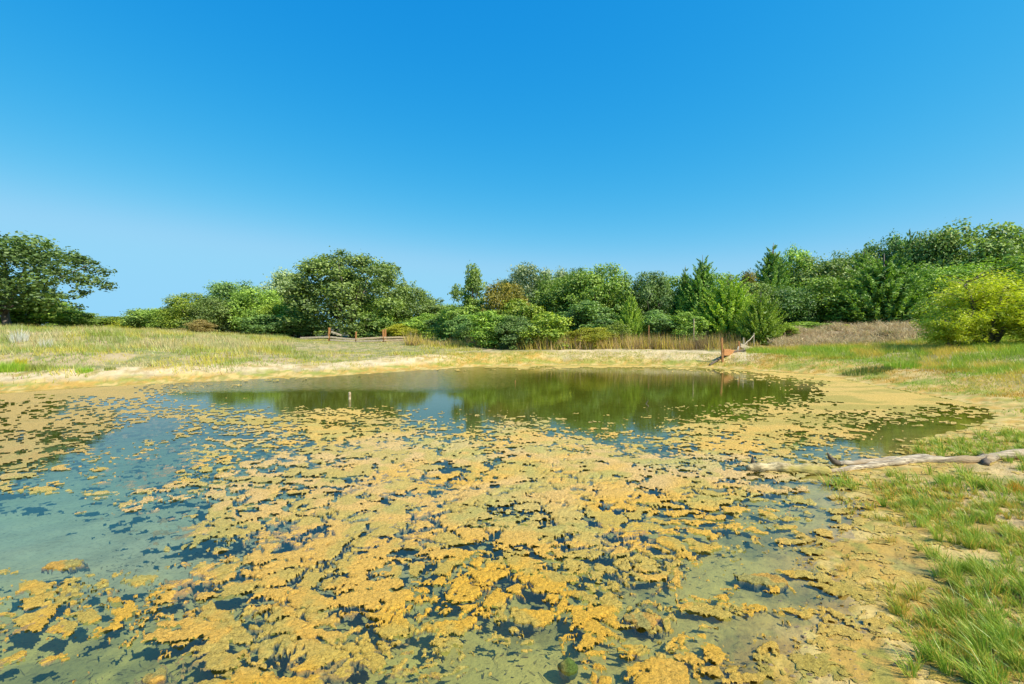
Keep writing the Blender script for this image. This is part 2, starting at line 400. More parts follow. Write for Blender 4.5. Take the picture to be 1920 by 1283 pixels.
def hit(px, py, off=0.0):
    """the place where the line of sight meets ground or water"""
    d = ray(px, py); t = np.arange(2.0, 60, 0.05); X = d[0]*t; Y = d[1]*t; Z = CAMH+d[2]*t
    G = np.maximum(ground_z(X, Y, None, False), 0)+off; k = np.argmax(Z < G)
    return np.array([X[k], Y[k], G[k]])
def build_ground():
    fa = np.radians(np.arange(-62, 62.01, 0.2)); ca = np.radians(np.arange(64, 298, 2.0))
    ang = np.concatenate([fa, ca])
    r = [0.15, 0.5, 0.9]
    while r[-1] < 1.4: r.append(r[-1]*1.03)
    while r[-1] < 48: r.append(r[-1]*1.0105)
    while r[-1] < 1500: r.append(r[-1]*1.12)
    r = np.array(r)
    A, R = np.meshgrid(ang, r)
    X = R*np.sin(A); Y = R*np.cos(A)
    sd = sdist(X, Y); Z = ground_z(X, Y, sd)
    # far land: gently to eye-level horizon
    na, nr = len(ang), len(r)
    idx = np.arange(na*nr).reshape(nr, na)
    q = np.stack([idx[:-1], np.roll(idx, -1, 1)[:-1], np.roll(idx, -1, 1)[1:], idx[1:]], -1).reshape(-1, 4)
    x, y, z, s = X.ravel(), Y.ravel(), Z.ravel(), sd.ravel()
    s2 = s+(fbm(x*1.1, y*1.1, 31, 4)-0.5)*0.55*ss(2.0, 5.0, np.hypot(x, y))
    px, py = to_px(x, y, z)
    nA = fbm(x*0.9, y*0.9, 61, 4); nB = fbm(x*3.3, y*3.3, 67, 4); nC = fbm(x*9, y*9, 71, 3)
    bottom = np.tile(np.array([0.47, 0.41, 0.085]), (len(x), 1))
    bottom = blend(bottom, np.array([0.13, 0.15, 0.04]), ss(0.52, 0.66, nB)*0.6)
    bottom = blend(bottom, np.array([0.46, 0.41, 0.22]), ss(-1.0, -3.0, s2)*ss(0.2, -1.0, x)*ss(2.4, 4.2, y))
    mud = np.tile(np.array([0.60, 0.42, 0.14]), (len(x), 1))
    mud = blend(mud, np.array([0.50, 0.30, 0.055]), ss(0.42, 0.56, nB))
    mud = blend(mud, np.array([0.27, 0.26, 0.04]), ss(0.55, 0.62, nC)*0.7)
    sand = np.tile(np.array([0.64, 0.50, 0.29]), (len(x), 1))
    sand = blend(sand, np.array([0.42, 0.32, 0.17]), ss(0.52, 0.66, nB)*0.7)
    soil = np.tile(np.array([0.34, 0.29, 0.11]), (len(x), 1))
    soil = blend(soil, np.array([0.45, 0.34, 0.18]), ss(0.48, 0.6, nA))
    soil = blend(soil, np.array([0.13, 0.17, 0.035]), ss(0.5, 0.62, nB)*0.7)
    col = blend(bottom, mud, ss(-0.5, 0.25, s2))
    farside = ss(8.5, 12, y)
    greenedge = ss(0.5, 0.62, fbm(x*0.8, y*2.2, 73, 3))*ss(0.35, 0.6, s2)*(1-ss(1.2, 1.8, s2))*farside
    sandw = ss(0.9, 1.5, s2+(nB-0.5)*1.2)*(1-ss(1.6, 2.8, s2+(nB-0.5)*2.2))*farside*(1-ss(780, 900, px+(nB-0.5)*200))
    sandw = np.maximum(sandw, ss(0.9, 1.4, s2+(nB-0.5)*1.2)*(1-ss(3.0, 4.0, s2+(nB-0.5)*1.5))*0.8*farside*ss(1000, 1060, px)*(1-ss(1400, 1440, px)))
    soilw = np.where(farside > 0.5, ss(1.6, 2.8, s2), ss(0.5, 1.3, s2+(nB-0.5)*1.6)*0.6)
    col = blend(col, soil, soilw); col = blend(col, np.array([0.30, 0.30, 0.045]), greenedge); col = blend(col, sand, sandw)
    bare = (1-farside)*ss(0.54, 0.66, nA)*ss(0.4, 1.2, s2)
    col = blend(col, np.array([0.56, 0.40, 0.19]), bare*0.8)
    mound = ss(24, 25.5, y)*(1-ss(30, 33, y))*ss(1410, 1450, px)*(1-ss(1760, 1800, px))
    col = blend(col, np.array([0.50, 0.38, 0.25]), mound)
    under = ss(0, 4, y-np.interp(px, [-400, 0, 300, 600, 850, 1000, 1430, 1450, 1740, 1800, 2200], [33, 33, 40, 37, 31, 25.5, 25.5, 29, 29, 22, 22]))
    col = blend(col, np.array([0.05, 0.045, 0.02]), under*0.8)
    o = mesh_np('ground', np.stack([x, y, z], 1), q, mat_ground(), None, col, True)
    tag(o, 'sandy pond bank and grassy ground around the pond', None, None, 'structure')
build_ground()

# ------------------------------------------------------------------ water
def build_water():
    x0, x1, y0, y1 = -20.5, 12.5, -0.5, 22.5
    V = [(x0, y0, -3), (x1, y0, -3), (x1, y1, -3), (x0, y1, -3), (x0, y0, 0), (x1, y0, 0), (x1, y1, 0), (x0, y1, 0)]
    Q = [(3, 2, 1, 0), (4, 5, 6, 7), (0, 1, 5, 4), (1, 2, 6, 5), (2, 3, 7, 6), (3, 0, 4, 7)]
    o = mesh_np('pond_water', V, np.array(Q), mat_water())
    tag(o, 'shallow pond water, calm and clear near the bank, rippled further out', None, None, 'structure')
build_water()

# ------------------------------------------------------------------ floating algae
cov_x = [-250, 0, 120, 240, 360, 480, 600, 720, 840, 960, 1080, 1200, 1320, 1440, 1560, 1680, 1800, 2000]
cov_rows = [
 (689.5, [1]*18),
 (694, [1, 1, 1, 1, 1, 1, .8, 0, 0, 0, 0, 0, .55, 1, 1, 1, 1, 1]),
 (706, [1, 1, 1, 1, 1, .8, 0, 0, 0, 0, 0, 0, .0, .8, 1, 1, 1, 1]),
 (722, [1, .95, .95, .95, .7, 0, 0, 0, 0, 0, 0, 0, 0, .15, .95, .95, .95, .95]),
 (740, [.9, .92, .9, .9, .15, 0, 0, 0, 0, 0, 0, 0, 0, .0, .9, .95, .9, .9]),
 (758, [.8, .8, .8, .75, .4, 0, 0, 0, 0, 0, 0, 0, .05, .6, .9, .95, .9, .9]),
 (770, [.8, .8, .8, .7, .6, .55, .7, .6, .0, .1, 0, 0, .5, .85, .9, .85, .6, .6]),
 (785, [.85, .88, .85, .65, .7, .82, .86, .82, .25, .55, .1, 0, .6, .9, .85, .6, .3, .5]),
 (802, [.8, .85, .8, .4, .5, .8, .88, .86, .45, .8, .3, .02, .75, .9, .8, .35, .15, .4]),
 (830, [.85, .85, .7, .4, .45, .5, .88, .88, .82, .85, .85, .35, .85, .9, .45, .05, .1, .3]),
 (860, [.85, .82, .5, .4, .55, .75, .87, .88, .85, .88, .88, .85, .85, .85, .5, .1, .1, .3]),
 (900, [.7, .6, .15, .4, .55, .75, .82, .86, .80, .86, .88, .88, .82, .6, .45, .3, .1, .1]),
 (940, [0, 0, 0, .25, .55, .75, .87, .88, .86, .88, .88, .88, .78, .5, .5, .3, .1, .1]),
 (980, [0, 0, 0, .1, .5, .78, .87, .88, .88, .87, .88, .86, .75, .35, .3, .2, .1, .1]),
 (1020, [0, 0, 0, 0, .1, .6, .87, .87, .87, .84, .86, .80, .6, .12, 0, 0, 0, 0]),
 (1060, [0, 0, 0, 0, .35, .65, .85, .87, .82, .78, .78, .7, .6, .0, 0, .1, 0, 0]),
 (1100, [.4, .4, .35, .45, .65, .78, .80, .74, .78, .62, .78, .7, .15, .25, .1, .1, 0, 0]),
 (1150, [.4, .45, .55, .6, .72, .70, .68, .74, .68, .25, .80, .35, .4, .2, .1, .1, 0, 0]),
 (1200, [.4, .45, .5, .4, .45, .68, .75, .74, .55, .04, .45, .35, .6, .15, .1, .1, 0, 0]),
 (1245, [.1, .2, .35, .15, .4, .65, .70, .76, .45, 0, .02, .5, .35, .1, .1, .1, 0, 0]),
 (1283, [.0, .05, .1, .05, .3, .70, .76, .76, .35, 0, .02, .6, .25, .05, .05, .05, 0, 0]),
]
def coverage(px, py):
    ys = np.array([r[0] for r in cov_rows]); T = np.array([r[1] for r in cov_rows])
    fx = np.interp(px, cov_x, np.arange(len(cov_x))); fy = np.interp(py, ys, np.arange(len(ys)))
    ix = np.clip(fx.astype(int), 0, len(cov_x)-2); iy = np.clip(fy.astype(int), 0, len(ys)-2)
    tx = fx-ix; ty = fy-iy
    return (T[iy, ix]*(1-tx)+T[iy, ix+1]*tx)*(1-ty)+(T[iy+1, ix]*(1-tx)+T[iy+1, ix+1]*tx)*ty
def algae_noise(x, y):
    wx = x+0.10*(fbm(x*5, y*5, 101, 3)-0.5)*2; wy = y+0.10*(fbm(x*5, y*5, 111, 3)-0.5)*2
    big = fbm(wx*6.0+wy*1.2, wy*8.2, 121, 5, 0.60)
    lob = worley(wx*19.0, wy*20.0, 131)
    lob2 = worley(wx*40.0, wy*40.0, 141)
    low = fbm(x*1.7, y*2.1, 125, 3)
    fade = 1-ss(8, 14, np.hypot(x, y))*0.6
    crack = 1-ss(0.02, 0.30, worley_edge(wx*4.2+1.5*(big-0.5), wy*5.2, 145)); crack2 = 1-ss(0.0, 0.35, worley_edge(wx*9.5, wy*11.5+2*(big-0.5), 147))
    return 0.9*big+0.24*crack+0.12*crack2+(0.22*lob+0.15*lob2)*fade+0.19*(1-fade)+0.20*low
_s = rng.uniform(-15, 15, (60000, 2)); _n = np.sort(algae_noise(_s[:, 0], _s[:, 1]+15)); _q = np.linspace(0, 1, len(_n))
ALG = mat_algae()
def build_algae():
    ang = np.radians(np.arange(-58, 58, 0.115))
    r = [1.6]
    while r[-1] < 27: r.append(r[-1]+max(r[-1]**2/823*(0.75 if r[-1] < 6 else 0.45), 0.004))
    r = np.array(r)
    A, R = np.meshgrid(ang, r); X = R*np.sin(A); Y = R*np.cos(A)
    x, y = X.ravel(), Y.ravel()
    sd = sdist(x, y); px, py = to_px(x, y, 0.0)
    dist = np.hypot(x, y)
    n = np.interp(algae_noise(x, y), _n, _q)
    jit = 18*(fbm(x*2, y*2, 151, 3)-0.5)*2
    c = coverage(px+jit*4, py+jit*0.5); c = c*np.where(c < 0.9, 0.985, 1.0)*(1-0.05*ss(1080, 1180, py))*(1-0.14*ss(900, 1000, py)*ss(0.45, 0.8, c))
    c = np.minimum(c+0.06*ss(1280, 1380, px)*(1-ss(820, 860, py))*ss(0.4, 0.7, c)+0.04*(1-ss(250, 350, px))*(1-ss(880, 940, py))*ss(0.4, 0.7, c), 1.0)
    nearshore = np.where((y < 8.5) & (x > 1.0), 1.0, 0.0)
    c = np.where(nearshore*(sd > -0.35) > 0, np.maximum(c*(1-ss(-0.35, 0.1, sd)), 0.42*ss(-0.35, 0.0, sd)*(1-ss(0.5, 1.7, sd))), c)
    m = c-n
    m = np.where(c < 0.015, -1, m)
    m = np.where(c > 0.93, np.maximum(m, (c-0.93)*2+0.02*(nB_ := fbm(x*5, y*5, 155, 2))), m)
    # pop-corn surface
    g1 = worley(x*24, y*24, 161); g2 = worley(x*60, y*60, 167); g3 = fbm(x*9, y*9, 171, 3)
    nearw = 1-ss(5, 14, dist)
    body = 0.004+0.007*ss(0, 0.3, m)*(0.3+nearw*0.7)
    z = np.where(m > 0, body*ss(0, 0.03, m)+(0.009*(0.55-g1)+0.006*(0.5-g2))*nearw*ss(0, 0.03, m)+(g3-0.5)*0.012*nearw*ss(0.02, 0.1, m), np.maximum(m*0.25, -0.022)+(fbm(x*22, y*22, 175, 3)-0.5)*0.008*ss(0, -0.04, m))
    # soaked areas lie just under the surface
    soak = ss(0.55, 0.68, fbm(x*1.1+9, y*1.3, 181, 4))
    leftzone = ss(140, 200, px)*(1-ss(300, 440, px))*ss(750, 800, py)
    soak = np.maximum(soak*0.9, 2.6*leftzone*ss(0.44, 0.58, fbm(x*1.5, y*1.5, 183, 3)))
    z = z-0.008*soak*(0.3+0.7*nearw)*(sd < -0.1)
    gzv = ground_z(x, y, sd)
    z = np.where(sd > -0.8, np.maximum(z, gzv+0.003+0.25*np.maximum(z, 0)), z)
    subm = ss(0.44, 0.56, fbm(x*2.2, y*2.6, 185, 4))*(1-ss(5.5, 8, dist))*ss(0.2, 0.4, c)
    keepv = (m > -0.035-0.13*subm+0.08*(fbm(x*14, y*14, 187, 3)-0.5)) & (sd < 2.0) & (y > 1.0) & ((sd < 0.05) | (nearshore > 0.5))
    # colours: bleached ochre on top, living green below the surface
    nA = fbm(x*0.7, y*0.7, 191, 4); nB = fbm(x*4, y*4, 193, 4)
    col = np.tile(np.array([0.66, 0.385, 0.045]), (len(x), 1))
    col = blend(col, np.array([0.60, 0.41, 0.17]), np.clip(0.25*ss(0.45, 0.6, nA)+ss(3.0, 6.5, dist)*(0.35+0.5*ss(0.4, 0.6, nA)), 0, 1))
    col = blend(col, np.array([0.42, 0.35, 0.09]), ss(0.5, 0.62, nB)*0.65)
    far = ss(6, 12, dist)
    col = blend(col, np.array([0.53, 0.37, 0.10]), far*0.85); col = blend(col, np.array([0.33, 0.28, 0.06]), far*ss(0.46, 0.6, fbm(x*0.9, y*2.0, 203, 4))*0.75)
    lf = (1-ss(300, 420, px))*ss(7, 9, dist)
    col = blend(col, np.array([0.40, 0.28, 0.10]), lf*0.7)
    rimw = ss(0.55, 0.7, fbm(x*1.7, y*1.7, 197, 3))
    col = blend(col, np.array([0.34, 0.38, 0.13]), rimw*0.35*(1-far))
    col = np.minimum(col*np.array([1.22, 1.20, 1.15]), 0.85)
    onland = ss(-0.3, 0.1, sd)
    col = blend(col, np.array([0.66, 0.47, 0.11]), onland*0.8)
    col = blend(col, np.array([0.30, 0.30, 0.04]), onland*ss(0.52, 0.66, fbm(x*3, y*3, 199, 3))*0.35)
    col = blend(col, np.array([0.33, 0.33, 0.12]), ss(-0.002, -0.012, z)); col = blend(col, np.array([0.10, 0.17, 0.08]), ss(-0.012, -0.022, z)*ss(0.45, 0.6, fbm(x*7, y*7, 189, 3))*0.7)
    nr, na = X.shape; idx = np.arange(nr*na).reshape(nr, na)
    q = np.stack([idx[:-1, :-1], idx[:-1, 1:], idx[1:, 1:], idx[1:, :-1]], -1).reshape(-1, 4)
    q = q[keepv[q].all(1)]
    used = np.unique(q); rm = np.full(nr*na, -1); rm[used] = np.arange(len(used))
    o = mesh_np('floating_algae', np.stack([x, y, z], 1)[used], rm[q], ALG, None, col[used], True)
    tag(o, 'ochre mats of algae floating all over the pond', 'algae', None, 'stuff')
    print('algae quads', len(q))
build_algae()

def algae_clump(px, py, wpx, hpx, label, seed, height=0.009):
    c = on_z(px, py); sx = wpx/2/F*c[1]; a = on_z(px, py-hpx/2); b = on_z(px, py+hpx/2); sy = (a[1]-b[1])/2
    n = 70; u = np.linspace(-1.15, 1.15, n); U, Vv = np.meshgrid(u, u)
    x = c[0]+U.ravel()*sx; y = c[1]+Vv.ravel()*sy
    rr = np.hypot(U.ravel(), Vv.ravel())
    m = 0.95-rr-1.1*(fbm(x*11, y*13, seed, 4)-0.5)*2-0.25*worley(x*22, y*22, seed+3)
    z = np.where(m > 0, height*ss(0, 0.35, m)+0.012*(0.5-worley(x*30, y*30, seed+5))*ss(0, .1, m)+0.003, m*0.25)
    keep = m > -0.2
    idx = np.arange(n*n).reshape(n, n)
    q = np.stack([idx[:-1, :-1], idx[:-1, 1:], idx[1:, 1:], idx[1:, :-1]], -1).reshape(-1, 4); q = q[keep[q].all(1)]
    used = np.unique(q); rm = np.full(n*n, -1); rm[used] = np.arange(len(used))
    col = np.tile(np.array([0.62, 0.36, 0.07]), (n*n, 1))
    col = blend(col, np.array([0.40, 0.34, 0.10]), ss(.45, .6, fbm(x*12, y*12, seed+9, 3)))
    col = blend(col, np.array([0.045, 0.085, 0.045]), ss(-0.003, -0.03, z))
    V = np.stack([x-c[0], y-c[1], z], 1)
    o = mesh_np('algae_mat', V[used], rm[q], ALG, None, col[used], True); o.location = (c[0], c[1], 0.001)
    tag(o, label, 'algae mat', 'small algae mats drifting alone')
algae_clump(130, 1057, 78, 20, 'small lone ochre algae mat drifting in the clear teal water at the left', 201)
algae_clump(287, 1270, 60, 22, 'lone ochre algae mat at the bottom edge of the clear shallow water', 211)
algae_clump(1428, 1088, 75, 26, 'long low algae mat alone in the shallows nearest the right mud bank', 221)
algae_clump(1205, 1160, 62, 36, 'round algae mat alone above the olive shallows, right of the large mat', 231)

# ------------------------------------------------------------------ grass blades
BL = mat_blade('grass_blade')
def blades(name, P, hgt, wid, lean, col, mat, segs=2, label=None, cat='grass', bend=0.35):
    """P (n,3) roots, hgt (n), wid (n), lean (n,2) horizontal tip offset, col (n,3)"""
    n = len(P); a = rng.uniform(0, 2*np.pi, n)
    wx = np.stack([np.cos(a), np.sin(a), np.zeros(n)], 1)*wid[:, None]*0.5
    lv = np.stack([lean[:, 0], lean[:, 1], np.zeros(n)], 1)
    up = np.zeros((n, 3)); up[:, 2] = hgt
    if segs == 1:
        V = np.stack([P-wx, P+wx, P+up+lv], 1).reshape(-1, 3)
        f = np.arange(n*3).reshape(n, 3); cc = np.repeat(col, 3, 0); fs = [f]
    else:
        mid = P+up*0.6+lv*bend
        tip = P+up*1.0+lv
        V = np.stack([P-wx, P+wx, mid+wx*0.7, mid-wx*0.7, tip], 1).reshape(-1, 3)
        b = (np.arange(n)*5)[:, None]
        fs = [b+np.array([[0, 1, 2, 3]]), b+np.array([[3, 2, 4]])]
        cc = np.repeat(col, 5, 0)
    o = mesh_np(name, V, fs, mat, None, cc)
    if label: tag(o, label, cat, None, 'stuff')
    return o
def colmix(n, stops):
    t = rng.random(n); k = len(stops)-1; f = t*k; i = np.clip(f.astype(int), 0, k-1); u = (f-i)[:, None]
    S = np.array(stops); return S[i]*(1-u)+S[i+1]*u

# near grass: patches read off the photograph (px, py, half width px, half height px, density, green 0..1)
patches = [(1880, 1240, 110, 60, 2, 1), (1850, 1150, 95, 45, 1.7, 1), (1890, 1080, 90, 45, 1.5, .9), (1830, 1040, 70, 30, .6, 1), (1900, 1020, 80, 30, .8, .8),
           (1790, 985, 60, 25, .8, 1), (1780, 945, 55, 20, .9, 1), (1740, 905, 55, 18, .9, 1), (1860, 905, 70, 22, .8, .9), (1910, 950, 60, 25, .6, .9),
           (1598, 893, 42, 9, 1, 1), (1700, 930, 40, 10, .5, 1), (1660, 940, 60, 12, .25, .3), (1620, 920, 50, 14, .25, .3), (1730, 1240, 30, 28, .35, .9), (1700, 1100, 90, 40, .06, .2),
           (1780, 1120, 45, 30, .5, .7), (1860, 980, 70, 20, .6, .9), (1850, 830, 110, 14, .8, 1), (1780, 838, 60, 8, .8, 1), (1900, 812, 60, 12, .8, 1),
           (1880, 1180, 130, 120, 2.4, .45), (1850, 960, 120, 80, 2.2, .45), (1780, 1120, 80, 60, .6, .4), (1700, 930, 120, 40, .6, .35), (1830, 830, 130, 22, .8, .45),
           (1990, 1150, 80, 160, .9, .9), (2030, 950, 90, 90, .8, .9), (1960, 870, 60, 25, .7, .9), (1690, 880, 100, 8, .25, .8),
           (1640, 1060, 130, 60, .035, .1), (1900, 1180, 60, 60, .8, 1), (1820, 1200, 60, 50, .5, 1), (1640, 975, 60, 20, .12, .2)]
def near_grass():
    Ps = []; Hs = []; Ws = []; Ls = []; Cs = []
    for (px, py, rx, ry, dens, gr) in patches:
        c = on_z(px, py, 0.12); a = on_z(px, py-ry, 0.12); b = on_z(px, py+ry, 0.12); sx = rx/F*c[1]; sy = (a[1]-b[1])/2
        nt_ = int(math.pi*sx*sy*80*dens)+2
        for t in range(nt_):
            th = rnd.uniform(0, 6.283); q = math.sqrt(rnd.random())
            tx = c[0]+math.cos(th)*q*sx*1.1; ty = c[1]+math.sin(th)*q*sy*1.1
            if ty < 1.2: continue
            nb = rnd.randint(25, 60) if ty < 4.5 else rnd.randint(14, 30)
            rad = rnd.uniform(0.015, 0.04)
            aa = rng.uniform(0, 6.283, nb); rr = rad*np.sqrt(rng.random(nb))
            x = tx+np.cos(aa)*rr; y = ty+np.sin(aa)*rr
            h = rnd.uniform(0.5, 1.3)*(0.115 if gr > 0.5 else 0.06)*rng.uniform(0.5, 1.2, nb)
            out = rng.uniform(0.1, 0.95, nb)*h
            wind = np.array([-0.35, 0.1])
            L = np.stack([np.cos(aa)*out+wind[0]*h, np.sin(aa)*out+wind[1]*h], 1)
            Ps.append(np.stack([x, y], 1)); Hs.append(h); Ws.append(rng.uniform(0.0025, 0.0055, nb)*(1 if ty < 4.5 else 1.7)); Ls.append(L)
            g = colmix(nb, [(0.15, 0.29, 0.02), (0.33, 0.47, 0.05), (0.50, 0.56, 0.09)])
            d = colmix(nb, [(0.583, 0.432, 0.068), (0.750, 0.486, 0.108), (0.525, 0.486, 0.068)])
            mixv = (rng.random(nb) < (0.88*gr+0.04)).astype(float)[:, None]
            Cs.append(g*mixv+d*(1-mixv))
    P = np.concatenate(Ps); z = ground_z(P[:, 0], P[:, 1])-0.006
    sd = sdist(P[:, 0], P[:, 1])
    P = np.column_stack([P, z]); H = np.concatenate(Hs); Wd = np.concatenate(Ws); L = np.concatenate(Ls); Cc = np.concatenate(Cs)
    k = sd > -0.05
    blades('bank_grass', P[k], H[k], Wd[k], L[k], Cc[k], BL, 2, 'bright green grass tufts on the near right bank')
    print('near blades', k.sum())
near_grass()

def field(name, n, xr, yr, accept, hfun, cfun, wid, label, segs=1, lean=0.35):
    x = rng.uniform(*xr, n); y = rng.uniform(*yr, n)
    sd = sdist(x, y); px, py = to_px(x, y, ground_z(x, y, sd, False))
    p = accept(x, y, sd, px); k = rng.random(n) < p
    x, y, sd, px = x[k], y[k], sd[k], px[k]
    z = ground_z(x, y, sd)-0.01; m = len(x)
    h = hfun(x, y, sd, px)*rng.uniform(0.55, 1.2, m)
    L = rng.normal(0, lean, (m, 2))*h[:, None]+np.array([-0.12, 0])*h[:, None]
    c = cfun(x, y, sd, px, m)
    blades(name, np.column_stack([x, y, z]), h, rng.uniform(0.6, 1.3, m)*wid, L, c, BL, segs, label)
    print(name, m)
def patch(x, y, s, seed, a, b): return ss(a, b, fbm(x*s, y*s, seed, 4))
# left bank meadow
def acc_left(x, y, sd, px):
    base = ss(1.2, 2.7, sd+(fbm(x*1.4, y*1.4, 301, 3)-0.5)*2.6)
    base = np.maximum(base, 0.14*ss(0.5, 1.0, sd)*ss(0.46, 0.6, fbm(x*1.5, y*1.5, 305, 3)))
    return base*(0.35+0.65*patch(x, y, 1.2, 303, 0.42, 0.55))*(px < 905)*(px > -400)
def col_left(x, y, sd, px, m):
    pale = np.array([1.12, 1.10, 0.92])*colmix(m, [(0.370, 0.385, 0.162), (0.496, 0.446, 0.230), (0.612, 0.486, 0.270)])
    yel = colmix(m, [(0.437, 0.459, 0.041), (0.612, 0.513, 0.061), (0.525, 0.432, 0.108)])
    grn = colmix(m, [(0.146, 0.243, 0.027), (0.248, 0.351, 0.047), (0.321, 0.405, 0.068)])
    t = ss(0.47, 0.6, fbm(x*0.55, y*0.8, 311, 3)+(0.12*(1-ss(5, 9, sd))))
    c = blend(pale, yel, t)
    c = blend(c, grn, ss(0.5, 0.6, fbm(x*0.9, y*0.9, 313, 3))*0.75)
    red = (rng.random(m) < 0.04)[:, None]
    return np.where(red, np.array([0.30, 0.13, 0.06]), c)
field('meadow_grass', 210000, (-34, 0), (11, 42), acc_left,
      lambda x, y, sd, px: (0.09+0.14*ss(4, 8, sd)+0.14*patch(x, y, 0.8, 317, .5, .65))*(1-0.75*ss(21, 24, y)*ss(520, 570, px)*(1-ss(775, 810, px))), col_left, 0.022, 'pale green and straw meadow grass on the left bank')
field('dry_thatch', 90000, (1.0, 8.0), (1.4, 8.5), lambda x, y, sd, px: ss(0.25, 1.0, sd+(fbm(x*3, y*3, 381, 3)-0.5)*0.9)*(0.1+0.9*patch(x, y, 2.5, 383, 0.44, 0.56)),
      lambda x, y, sd, px: 0.022+0.02*patch(x, y, 2, 385, .4, .6), lambda x, y, sd, px, m: colmix(m, [(0.30, 0.20, 0.07), (0.56, 0.42, 0.15), (0.40, 0.40, 0.08), (0.62, 0.50, 0.20)]), 0.004, 'short dry thatch and yellowed grass between the green tufts', lean=0.9)
# green strip along the far shore and yellow green grass on the right bank
def acc_right(x, y, sd, px):
    b = ss(0.3, 1.0, sd+(fbm(x*1.4, y*1.4, 321, 3)-0.5)*1.3)*(0.3+0.7*patch(x, y, 1.1, 323, 0.36, 0.50))
    return b*(px > 1400)*(y < np.interp(px, [1400, 1440, 1700, 1800, 2500], [24, 24, 23, 24, 26]))
def col_right(x, y, sd, px, m):
    yel = colmix(m, [(0.525, 0.513, 0.054), (0.729, 0.567, 0.081), (0.700, 0.486, 0.135)])
    grn = colmix(m, [(0.204, 0.351, 0.027), (0.350, 0.486, 0.041), (0.496, 0.567, 0.068)])
    c = blend(yel, grn, np.clip(ss(0.46, 0.58, fbm(x*0.8, y*0.8, 331, 3))+0.6*(1-ss(1.2, 2.2, sd)), 0, 1))
    return blend(c, np.array([0.55, 0.27, 0.03]), ss(0.56, 0.62, fbm(x*0.9, y*0.9, 333, 3))*(1-ss(2, 4, sd))*0.7)
field('yellow_grass', 200000, (6, 24), (6.8, 27), acc_right,
      lambda x, y, sd, px: 0.07+0.20*ss(1.8, 4.5, sd), col_right, 0.017, 'yellow green grass and weeds on the far right bank')
field('shore_grass', 110000, (-5, 14), (19, 25.5), lambda x, y, sd, px: ss(0.45, 0.8, sd)*(1-ss(1.6, 2.6, sd))*(px > 820)*(px < 1500)*(0.35+0.65*patch(x, y, 0.9, 343, 0.40, 0.5)),
      lambda x, y, sd, px: 0.06+0*x, lambda x, y, sd, px, m: colmix(m, [(0.292, 0.405, 0.041), (0.525, 0.486, 0.068), (0.671, 0.486, 0.095)]), 0.02, 'thin line of green grass along the far shore')
# tall straw and weeds at the foot of the far trees
def acc_weed(x, y, sd, px):
    d = y-np.interp(px, [700, 850, 1000, 1430], [29, 26.5, 24.3, 23.8])
    return ss(0.0, 0.3, d)*(1-ss(1.6, 2.6, d))*(px > 760)*(px < 1425)*np.where((px > 905) & (px < 1050), 0.25, 1)*(0.35+0.65*patch(x, y, 0.9, 353, 0.4, 0.52))
def col_weed(x, y, sd, px, m):
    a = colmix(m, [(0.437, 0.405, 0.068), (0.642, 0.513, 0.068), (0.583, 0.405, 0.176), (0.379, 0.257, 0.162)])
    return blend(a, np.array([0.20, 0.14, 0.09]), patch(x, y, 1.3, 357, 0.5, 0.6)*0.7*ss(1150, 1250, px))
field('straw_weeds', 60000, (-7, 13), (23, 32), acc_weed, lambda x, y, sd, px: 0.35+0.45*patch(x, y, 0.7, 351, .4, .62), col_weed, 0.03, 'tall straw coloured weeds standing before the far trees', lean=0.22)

# dry brush on the mound: tangled twigs
def dry_brush():
    n = 42000
    x = rng.uniform(9, 25, n); y = rng.uniform(22.8, 29.5, n); sd = sdist(x, y)
    px, _ = to_px(x, y, 1.2)
    k = (px > 1415+(29-y)*6) & (px < 1830) & (rng.random(n) < ss(22.9, 23.6, y))
    x, y, sd = x[k], y[k], sd[k]; m = len(x); z = ground_z(x, y, sd)+rng.uniform(-0.05, 0.1, m)+0.38*np.maximum(fbm(x*1.6, y*1.6, 371, 4)-0.42, 0)*2
    h = rng.uniform(0.02, 0.28, m); L = rng.normal(0, 0.26, (m, 2))
    c = colmix(m, [(0.28, 0.19, 0.10), (0.54, 0.41, 0.22), (0.72, 0.57, 0.33), (0.54, 0.48, 0.20)])
    blades('dry_brush', np.column_stack([x, y, z]), h, rng.uniform(0.012, 0.03, m), L, c, BL, 2, 'tangled brown dry brush covering the mound at the right', 'brush')
dry_brush()

# ------------------------------------------------------------------ trees
def leaf_mesh(P, Nn, size, aspect, var, name='crown', tang=None):
    n = len(P); r = rng.normal(0, 1, (n, 3))
    Nn = Nn/(np.linalg.norm(Nn, axis=1)[:, None]+1e-9)
    t = r if tang is None else tang
    t = t-Nn*(t*Nn).sum(1)[:, None]; t /= np.linalg.norm(t, axis=1)[:, None]+1e-9
    u = np.cross(Nn, t); a = (size*0.5)[:, None]; b = a*aspect
    V = np.stack([P-t*a, P+u*b-t*a*0.15, P+t*a, P-u*b-t*a*0.15], 1).reshape(-1, 3)
    q = np.arange(n*4).reshape(n, 4); c = np.repeat(np.clip(var, 0, 1), 4)
    return V, q, np.stack([c, c, c], 1)
def finish_tree(V, q, col, limbs, seed):
    crown = bpy.data.meshes.new('crown'); o = mesh_np('crown', V, q, None, None, col); me = o.data
    bpy.data.objects.remove(o)
    mb = MB()
    for pts, rad in limbs: mb.tube(pts, rad, 7, seed, 0.12)
    t = mb.build('trunk', None, None, True); tm = t.data; bpy.data.objects.remove(t)
    me.materials.append(None); tm.materials.append(None)
    return tm, me
